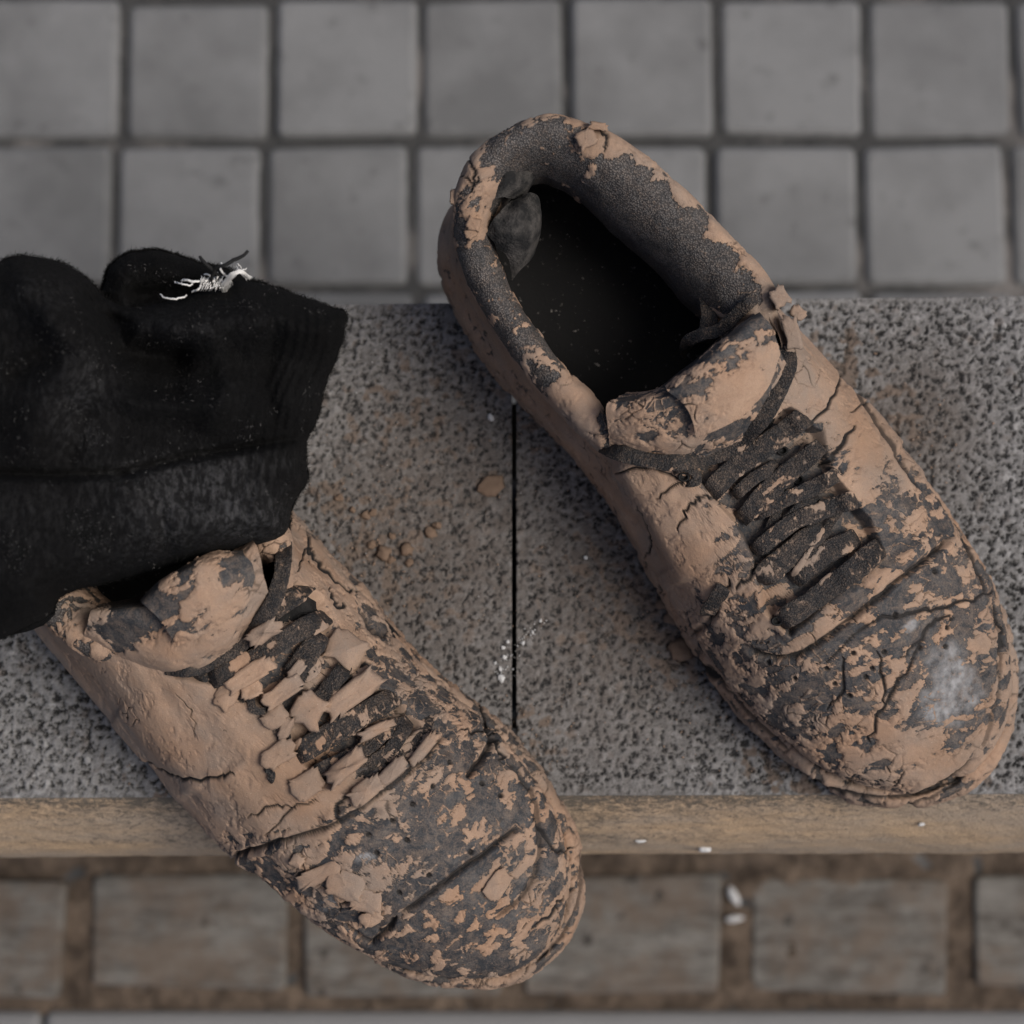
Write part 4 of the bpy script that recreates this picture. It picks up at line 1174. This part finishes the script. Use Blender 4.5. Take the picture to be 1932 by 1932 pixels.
def blob(name, poly, zc, thick_px, T, folds, mat, parent, step=2.7, steps=(), below=0.6, ripple=None):
    """cloth body: inflated outline with folds; zc, T functions/values in metres, widths in measured px"""
    poly = np.asarray(poly, float)
    t = np.linspace(0, len(poly), len(poly) * 8, endpoint=False)
    q = cr(poly, t, True)
    q += np.c_[perlin(np.c_[q * 0.05, np.full(len(q), 1.1)]), perlin(np.c_[q * 0.05, np.full(len(q), 5.1)])] * 2.6
    xs = np.arange(q[:, 0].min() - step * 2, q[:, 0].max() + step * 2, step); ys = np.arange(q[:, 1].min() - step * 2, q[:, 1].max() + step * 2, step)
    X, Y = np.meshgrid(xs, ys, indexing='xy')
    x, y = X.ravel().copy(), Y.ravel().copy()
    ins = inside(x, y, q)
    best = np.full(x.shape, 1e9); bxx = x.copy(); byy = y.copy()
    n = len(q)
    for k in range(n):
        a, b = q[k], q[(k + 1) % n]
        v = b - a; Lq = v @ v + 1e-9
        tt_ = np.clip(((x - a[0]) * v[0] + (y - a[1]) * v[1]) / Lq, 0, 1)
        cx, cy = a[0] + tt_ * v[0], a[1] + tt_ * v[1]
        d = np.hypot(x - cx, y - cy)
        mm = d < best
        best = np.where(mm, d, best); bxx = np.where(mm, cx, bxx); byy = np.where(mm, cy, byy)
    d = np.where(ins, best, 0)
    x = np.where(ins, x, bxx); y = np.where(ins, y, byy)
    e = np.clip(d / thick_px, 0, 1)
    body = np.sqrt(np.clip(1 - (1 - e) ** 2, 0, 1))
    z0 = zc(x, y)
    h = T * body
    for pl, wd, dep in folds:
        dd, _ = seg_dist(x, y, pl)
        h = h + dep * 0.001 * np.exp(-(dd / wd) ** 2) * np.clip(e * 3, 0, 1)
    for pl, dep, wd in steps:
        sd = poly_sd(x, y, pl)
        h = h + dep * 0.001 * smooth(-wd, wd, sd) * np.clip(e * 3, 0, 1)
    p3 = np.c_[x * 0.0002, y * 0.0002, 0 * x]
    h = h + (0.0022 * fbm(p3 * 40, 4) + 0.0005 * fbm(p3 * 500, 3)) * np.clip(e * 3, 0, 1)
    if ripple is not None: h = h + ripple(x, y) * np.clip(e * 4, 0, 1)
    top = unp(x, y, z0 + h); bot = unp(x, y, z0 - T * below * body)
    # the underside keeps the same plan position as the top
    F = grid_faces(len(ys), len(xs))
    keep = ins[F].any(1)
    F = F[keep]
    bot[:, :2] = unp(x, y, z0)[:, :2] * 0.5 + bot[:, :2] * 0.5
    V = np.r_[top, bot]
    Fa = np.r_[F, F[:, ::-1] + len(top)]
    used = np.unique(Fa); rm = np.full(len(V), -1); rm[used] = np.arange(len(used))
    worn_sheen = np.zeros(len(x))  # faded fuzz, with the sheen on the lit folds painted in as paler knit
    for cx, cy, rx, ry, a in ((360, 950, 130, 70, 1.0), (480, 980, 70, 50, .7), (150, 760, 60, 90, .45), (250, 900, 90, 30, .35), (60, 960, 120, 60, .18), (430, 880, 120, 24, .5), (60, 560, 70, 50, .2), (330, 610, 130, 40, .16), (230, 1040, 120, 40, .2)):
        worn_sheen = np.maximum(worn_sheen, a * np.exp(-((x - cx) / rx) ** 2 - ((y - cy) / ry) ** 2))
    worn_sheen = np.clip(worn_sheen * (1 + 0.9 * fbm(p3 * 60, 3)) + 0.05 + 0.10 * fbm(p3 * 45 + 5, 3), 0, 1)
    return add_mesh(name, V[used], rm[Fa], mat, parent, True, {'worn_sheen': np.r_[worn_sheen, worn_sheen][used]}), top[ins], q


sock = thing('black_sock', 'crumpled black knitted sock with frayed white threads, draped over the left shoe', 'sock', tuple(float(v) for v in unp(250, 850, 0.09)))


def zc_main(x, y):
    return 0.078 + 0.012 * np.clip((450 - x) / 400, -0.6, 1) + 0.010 * smooth(900, 600, y)


def rib(x, y):
    # knitted ribs near the cuff end, following its edge
    u = (x - 652) + (y - 592) * 0.22 + 8 * np.sin(y / 60.0)
    return 0.0007 * np.sin(u / 3.1 + 2 * np.sin(y / 37.0)) * smooth(-170, -50, u)


body, top_pts, q_main = blob('sock_body', SOCK, zc_main, 85, 0.040, [
    ([(192, 552), (215, 610), (235, 660), (330, 672)], 30, -20), ([(60, 540), (120, 620), (140, 700)], 50, 10), ([(330, 625), (470, 590), (600, 610)], 34, 6), ([(280, 690), (420, 680), (600, 690)], 40, -9),
    ([(60, 830), (90, 730)], 50, 7), ([(130, 860), (160, 780)], 26, -4), ([(250, 930), (340, 990), (480, 990)], 50, 5), ([(230, 900), (300, 960), (320, 1040)], 16, -3), ([(30, 700), (120, 660), (200, 720), (330, 740)], 22, -6), ([(90, 600), (160, 690), (260, 760), (420, 770)], 26, 6), ([(400, 640), (430, 720), (400, 800)], 22, 4), ([(520, 620), (500, 720), (520, 800)], 18, -4), ([(0, 893), (110, 897), (235, 893), (330, 868), (470, 842), (585, 824)], 9, -4.5)],
    MAT_SOCK, sock, 2.5, [([(-300, 898), (110, 903), (235, 899), (330, 874), (470, 848), (640, 824), (640, 1300), (-300, 1300)], 5.0, 9)], 0.8, rib)
LOBE = [(192, 560), (198, 532), (206, 505), (238, 480), (270, 474), (300, 473), (340, 484), (380, 497), (420, 506), (455, 518), (480, 530), (540, 552), (560, 575), (480, 600), (330, 620), (230, 610)]
lobe, lobe_pts, q_lobe = blob('sock_cuff', LOBE, lambda x, y: 0.080 + 0 * x, 40, 0.018, [([(260, 560), (330, 552), (420, 545)], 18, -10), ([(230, 500), (300, 495)], 30, 3)], MAT_SOCK, sock, 2.5, (), 0.8)
lobe2, low_pts, q_low = blob('sock_fold', [(-160, 1150), (0, 1120), (60, 1120), (100, 1120), (112, 1140), (104, 1168), (60, 1188), (0, 1202), (-120, 1215)], lambda x, y: 0.072 + 0 * x, 40, 0.018, [], MAT_SOCK, sock, 3.0, (), 0.8)

# fuzz: short hairs all over the knit, more of them along the outline
def hairs(name, pts, n, lmin, lmax, wd, mat, parent, up=0.6):
    i = rng.integers(0, len(pts), n)
    p = pts[i] + rng.normal(size=(n, 3)) * 0.0003
    d = rng.normal(size=(n, 3)); d[:, 2] = np.abs(d[:, 2]) * up
    d /= np.linalg.norm(d, axis=1)[:, None]
    ln = (lmin + (lmax - lmin) * rng.random(n) ** 2)[:, None]
    s = np.cross(d, rng.normal(size=(n, 3))); s /= np.linalg.norm(s, axis=1)[:, None]
    mid = p + d * ln * 0.55 + rng.normal(size=(n, 3)) * ln * 0.12
    end = p + d * ln + rng.normal(size=(n, 3)) * ln * 0.3
    V = np.stack([p - s * wd, p + s * wd, mid + s * wd * .8, mid - s * wd * .8, end], 1).reshape(-1, 3)
    k = np.arange(n)[:, None] * 5
    T = np.r_[k + [[0, 1, 2]], k + [[0, 2, 3]], k + [[3, 2, 4]]]
    o = add_mesh(name, V, T, mat, parent, False)
    tag(o, kind='stuff')
    return o


edge3 = []
for qq, zf in ((q_main, zc_main), (q_lobe, lambda x, y: 0.080 + 0 * x)):
    t_ = np.linspace(0, len(qq), 6000, endpoint=False)
    e_ = cr(qq, t_, True)
    edge3.append(unp(e_[:, 0], e_[:, 1], zf(e_[:, 0], e_[:, 1]) + 0.001))
edge3 = np.concatenate(edge3)
allp = np.r_[top_pts, lobe_pts]
hairs('fuzz', np.r_[allp[::2]], 30000, 0.0006, 0.0024, 0.00007, MAT_FUZZ, body)
hairs('fuzz', edge3, 30000, 0.0004, 0.0019, 0.00008, MAT_FUZZ, body)
sel = allp[(perlin(allp * 60) + 0.5 * perlin(allp * 220)) > 0.12]
hairs('lint', sel, 3000, 0.0004, 0.0014, 0.00005, MAT_LINT, body)


def strand(name, pts, r, mat, parent, n=26, wob=0.0):
    """pts (px, py, z)"""
    pts = np.asarray(pts, float)
    t = np.linspace(0, len(pts) - 1, n)
    q = cr(pts, t)
    c = unp(q[:, 0], q[:, 1], q[:, 2])
    if wob: c = c + rng.normal(size=c.shape) * wob
    tg = np.gradient(c, axis=0); tg /= np.linalg.norm(tg, axis=1)[:, None] + 1e-9
    s = np.cross(tg, [0.3, 0.2, 1.0]); s /= np.linalg.norm(s, axis=1)[:, None] + 1e-9
    u = np.cross(s, tg)
    an = np.linspace(0, 2 * np.pi, 7, endpoint=False)
    rr = r * (0.75 + 0.25 * np.sin(np.linspace(0, np.pi, n)))
    T = c[:, None] + (s[:, None] * np.cos(an)[None, :, None] + u[:, None] * np.sin(an)[None, :, None]) * rr[:, None, None]
    if mat is None: return T.reshape(-1, 3), grid_faces(n, 7, True)
    return add_mesh(name, T, grid_faces(n, 7, True), mat, parent)


Z = 0.108
for pl, r in (([(303, 556, Z), (312, 562, Z + .003), (328, 564, Z + .004), (345, 561, Z + .003), (352, 557, Z)], .00055), ([(330, 532, Z), (342, 535, Z + .004), (358, 538, Z + .004), (366, 530, Z + .002)], .0005),
              ([(343, 530, Z), (352, 528, Z + .003), (368, 532, Z + .004), (382, 530, Z + .001)], .0007), ([(362, 550, Z), (374, 546, Z + .003), (380, 538, Z + .003)], .0006), ([(385, 517, Z), (394, 519, Z + .004), (400, 526, Z)], .0005),
              ([(418, 497, Z + .004), (416, 508, Z + .006), (424, 518, Z + .004), (432, 524, Z)], .0006), ([(410, 514, Z), (411, 522, Z + .004), (407, 532, Z)], .00045), ([(446, 503, Z + .004), (455, 510, Z + .008), (466, 506, Z + .006)], .0003),
              ([(440, 512, Z + .002), (448, 498, Z + .008), (456, 506, Z + .008)], .00025)):
    strand('thread', pl, r * 0.62, MAT_WHITE, sock, 24, 0.00012)
for pl, r in (([(436, 540, Z), (440, 522, Z + .006), (448, 505, Z + .010), (463, 501, Z + .012), (478, 492, Z + .012), (490, 487, Z + .012), (500, 482, Z + .012), (508, 473, Z + .012)], .0007),
              ([(458, 524, Z), (446, 515, Z + .006), (436, 505, Z + .010), (424, 494, Z + .011), (417, 483, Z + .011)], .0007), ([(472, 505, Z + .008), (477, 511, Z + .008), (479, 518, Z + .004)], .0007)):
    strand('thread', [(x * 0.93 + 6, y, z) for x, y, z in pl] if False else [(x - 40, y, z) for x, y, z in pl], r, MAT_BTHREAD, sock, 26, 0.00006)
# frayed elastic: a bundle of thin white filaments arching out, and short stitches beside it
Vs, Fs, off = [], [], 0
for k in range(110):
    j = rng.normal(size=8) * 2.6
    a = [(424 + j[0], 552 + j[1], Z - .002), (424 + j[2] * 1.6, 538 + j[3], Z + .004), (437 + j[4], 519 + j[5] * .8, Z + .009 + abs(j[0]) * .0004), (455 + j[6] * .8, 513 + j[7] * .6, Z + .010), (470 + j[1], 524 + j[2] * .6, Z + .003)]
    v, f = strand('', a, .00009, None, None, 18, 0.00004)
    Vs.append(v); Fs.append(f + off); off += len(v)
for k in range(60):
    x = 374 + 48 * rng.random(); y = 532 + 18 * rng.random()
    a = [(x, y, Z), (x + 2.5 + rng.normal(), y - 5, Z + .004), (x + 4 + rng.normal() * 2, y - 9 - 4 * rng.random(), Z + .001)]
    v, f = strand('', a, .00016, None, None, 8, 0.00008)
    Vs.append(v); Fs.append(f + off); off += len(v)
el = add_mesh('frayed_elastic', np.concatenate(Vs), np.concatenate(Fs), MAT_WHITE, sock)
tag(el, kind='stuff')


# ------------------------------------------------------------------ crumbs and flecks
def lump(name, x, y, r, mat, z=0.0, flat=0.7, parent=None, long=1.0, turn=None):
    na, nr = 12, 7
    c = unp(x, y, z)
    V = []
    for i in range(nr):
        th = math.pi * (i + 0.001) / (nr - 1 + 0.002)
        for j in range(na):
            ph = 2 * math.pi * j / na
            V.append((math.sin(th) * math.cos(ph), math.sin(th) * math.sin(ph), math.cos(th)))
    V = np.array(V)
    k = 1 + (1.1 if long == 1.0 else 0.35) * perlin(V * 1.3 + rng.random(3) * 50) + 0.5 * perlin(V * 2.9 + rng.random(3) * 50)
    V = V * k[:, None] * (r / 4700) * np.array([long, (0.8 + .3 * rng.random()) / long ** 0.5, flat])
    a = rng.random() * 6.28 if turn is None else R(turn)
    V = np.c_[V[:, 0] * math.cos(a) - V[:, 1] * math.sin(a), V[:, 0] * math.sin(a) + V[:, 1] * math.cos(a), V[:, 2]]
    V = V + np.array([0, 0, r / 4700 * flat * 0.6])
    o = add_mesh(name, V, grid_faces(nr, na, True), mat, parent, True)
    o.location = c
    return o


big = tag(lump('mud_crumb', 928, 917, 22, MAT_CRUMB, 0, 0.16, None, 1.25, 20), 'flat reddish brown mud crumb on the granite left of the dark seam', 'mud crumb')
GC = 'mud crumbs beside the left shoe'
for x, y, r, lb in ((690, 972, 8, 'tiny mud crumb just below the cuff end of the black sock'), (704, 966, 7, 'right one of two tiny mud crumbs below the sock cuff'),
                    (724, 1042, 12, 'large mud crumb at the lower left of the crumb cluster'), (768, 1038, 12, 'large mud crumb at the lower right of the crumb cluster'),
                    (814, 1006, 10, 'rounded mud crumb farthest right in the crumb cluster'), (825, 991, 8, 'small mud crumb above the rightmost crumb of the cluster'),
                    (640, 940, 7, 'mud crumb nearest the corner of the sock cuff'), (665, 962, 6, 'very small mud crumb between sock cuff and crumb cluster'),
                    (740, 1012, 7, 'small mud crumb at the top of the crumb cluster'), (772, 1062, 8, 'mud crumb at the very bottom of the crumb cluster'),
                    (738, 1056, 8, 'small mud crumb touching the lower left large crumb'), (702, 1028, 9, 'mud crumb closest to the left shoe in the cluster')):
    tag(lump('mud_crumb', x, y, r, MAT_CRUMB, 0, 0.5), lb, 'mud crumb', GC)
for x, y, r, lb in ((1270, 1160, 20, 'upper flat mud scrap against the inner side of the right shoe'), (1282, 1225, 22, 'lower and larger mud scrap against the inner side of the right shoe'),
                    (1250, 1140, 10, 'smallest mud scrap beside the inner side of the right shoe')):
    tag(lump('mud_crumb', x, y, r, MAT_CRUMB, 0, 0.3), lb, 'mud crumb', 'mud scraps against the right shoe')
for x, y, r, lb in ((946, 1279, 6.5, 'largest white fleck at the lower end of the trail left of the seam'), (944, 1262, 4.5, 'white fleck just above the lowest fleck left of the seam'),
                    (951, 1240, 4.5, 'white fleck midway up the trail left of the seam'), (949, 1222, 4.0, 'white fleck second from the top left of the seam'),
                    (958, 1211, 3.2, 'topmost white fleck left of the seam, almost touching it'), (934, 1251, 3.0, 'small white fleck farthest left in the seam trail'),
                    (987, 1213, 3.4, 'white fleck closest to the seam on its right side'), (1005, 1193, 3.2, 'white fleck in the middle of the trail right of the seam'),
                    (1020, 1172, 3.0, 'upper white fleck of the trail right of the seam'), (1105, 1052, 3.6, 'lone white fleck between the seam and the right shoe')):
    tag(lump('white_fleck', x, y, r, MAT_FLECK, 0, 0.4), lb, 'fleck', 'white flecks along the seam')
tag(lump('white_fleck', 926, 788, 7, MAT_FLECK, 0, 0.4), 'single white fleck high on the granite left of the seam', 'fleck')
tag(lump('white_fleck', 1330, 1602, 9, MAT_FLECK, -0.040, 0.5, None, 1.5, 0), 'largest white fleck on the lower rim of the ochre edge', 'fleck')
tag(lump('white_fleck', 1209, 1586, 6, MAT_FLECK, -0.030, 0.4, None, 1.9, 8), 'thin white fleck on the ochre edge right of the left toe', 'fleck')
tag(lump('white_fleck', 1738, 1555, 5, MAT_FLECK, -0.016, 0.5, None, 1.4, 10), 'small white fleck on the ochre edge below the right toe', 'fleck')
tag(lump('white_fleck', 1384, 1690, 16, MAT_FLECK, GZ + 0.001, 0.5, None, 1.9, -62), 'upper of two white flecks in the earth joint between bricks', 'fleck')
tag(lump('white_fleck', 1385, 1733, 15, MAT_FLECK, GZ + 0.001, 0.5, None, 1.7, 4), 'lower of two white flecks in the earth joint between bricks', 'fleck')

# loose grit on the ledge: sand and tiny mud grains, denser beside the shoes
tet = np.array([(1, 1, 1), (-1, -1, 1), (-1, 1, -1), (1, -1, -1)], float) / 1.7
gp, gr = [], []
spots = [(720, 1020, 90, 260), (640, 1000, 60, 120), (1260, 1180, 70, 120), (1350, 1340, 60, 90), (1000, 1390, 50, 80), (1660, 740, 60, 90), (1750, 850, 60, 80), (300, 1480, 60, 50), (1180, 1060, 90, 80), (950, 1000, 220, 160), (1700, 1490, 60, 60), (1030, 800, 50, 60)]
for cx, cy, r_, n_ in spots:
    for _ in range(n_):
        gp.append((cx + rng.normal() * r_, cy + rng.normal() * r_)); gr.append(0.8 + 2.6 * rng.random() ** 3)
gp = np.array(gp); gr = np.array(gr)
ok = (gp[:, 1] > 590) & (gp[:, 1] < 1490)
gp, gr = gp[ok], gr[ok]
c0 = unp(gp[:, 0], gp[:, 1], gr * 0.0001)
V = c0[:, None] + tet[None] * (gr / 4700)[:, None, None] * (1 + 0.5 * rng.normal(size=(len(gr), 4, 3)))
V[..., 2] = np.maximum(V[..., 2], -0.001)
Fk = np.arange(len(gr))[:, None, None] * 4 + np.array([(0, 1, 2), (0, 3, 1), (0, 2, 3), (1, 3, 2)])[None]
tag(add_mesh('grit', V, Fk.reshape(-1, 3), MAT_MUD, None, False), 'loose brown sand grains scattered on the granite between the shoes', 'grit', None, 'stuff')

wp_, wr_ = [], []
for _ in range(70):
    t_ = rng.random(); wp_.append((942 + 90 * t_ ** 1.5 + rng.normal() * 7, 1285 - 120 * t_ + rng.normal() * 7)); wr_.append(0.8 + 1.6 * rng.random())
for _ in range(60):
    wp_.append((620 + 1200 * rng.random(), 600 + 880 * rng.random())); wr_.append(0.6 + 1.2 * rng.random())
wp_ = np.array(wp_); wr_ = np.array(wr_)
c0 = unp(wp_[:, 0], wp_[:, 1], wr_ * 0.0001)
V = c0[:, None] + tet[None] * (wr_ / 4700)[:, None, None] * (1 + 0.4 * rng.normal(size=(len(wr_), 4, 3)))
Fk = np.arange(len(wr_))[:, None, None] * 4 + np.array([(0, 1, 2), (0, 3, 1), (0, 2, 3), (1, 3, 2)])[None]
tag(add_mesh('white_dust', V, Fk.reshape(-1, 3), MAT_FLECK, None, False), 'scattered white dust specks on the granite', 'dust', None, 'stuff')
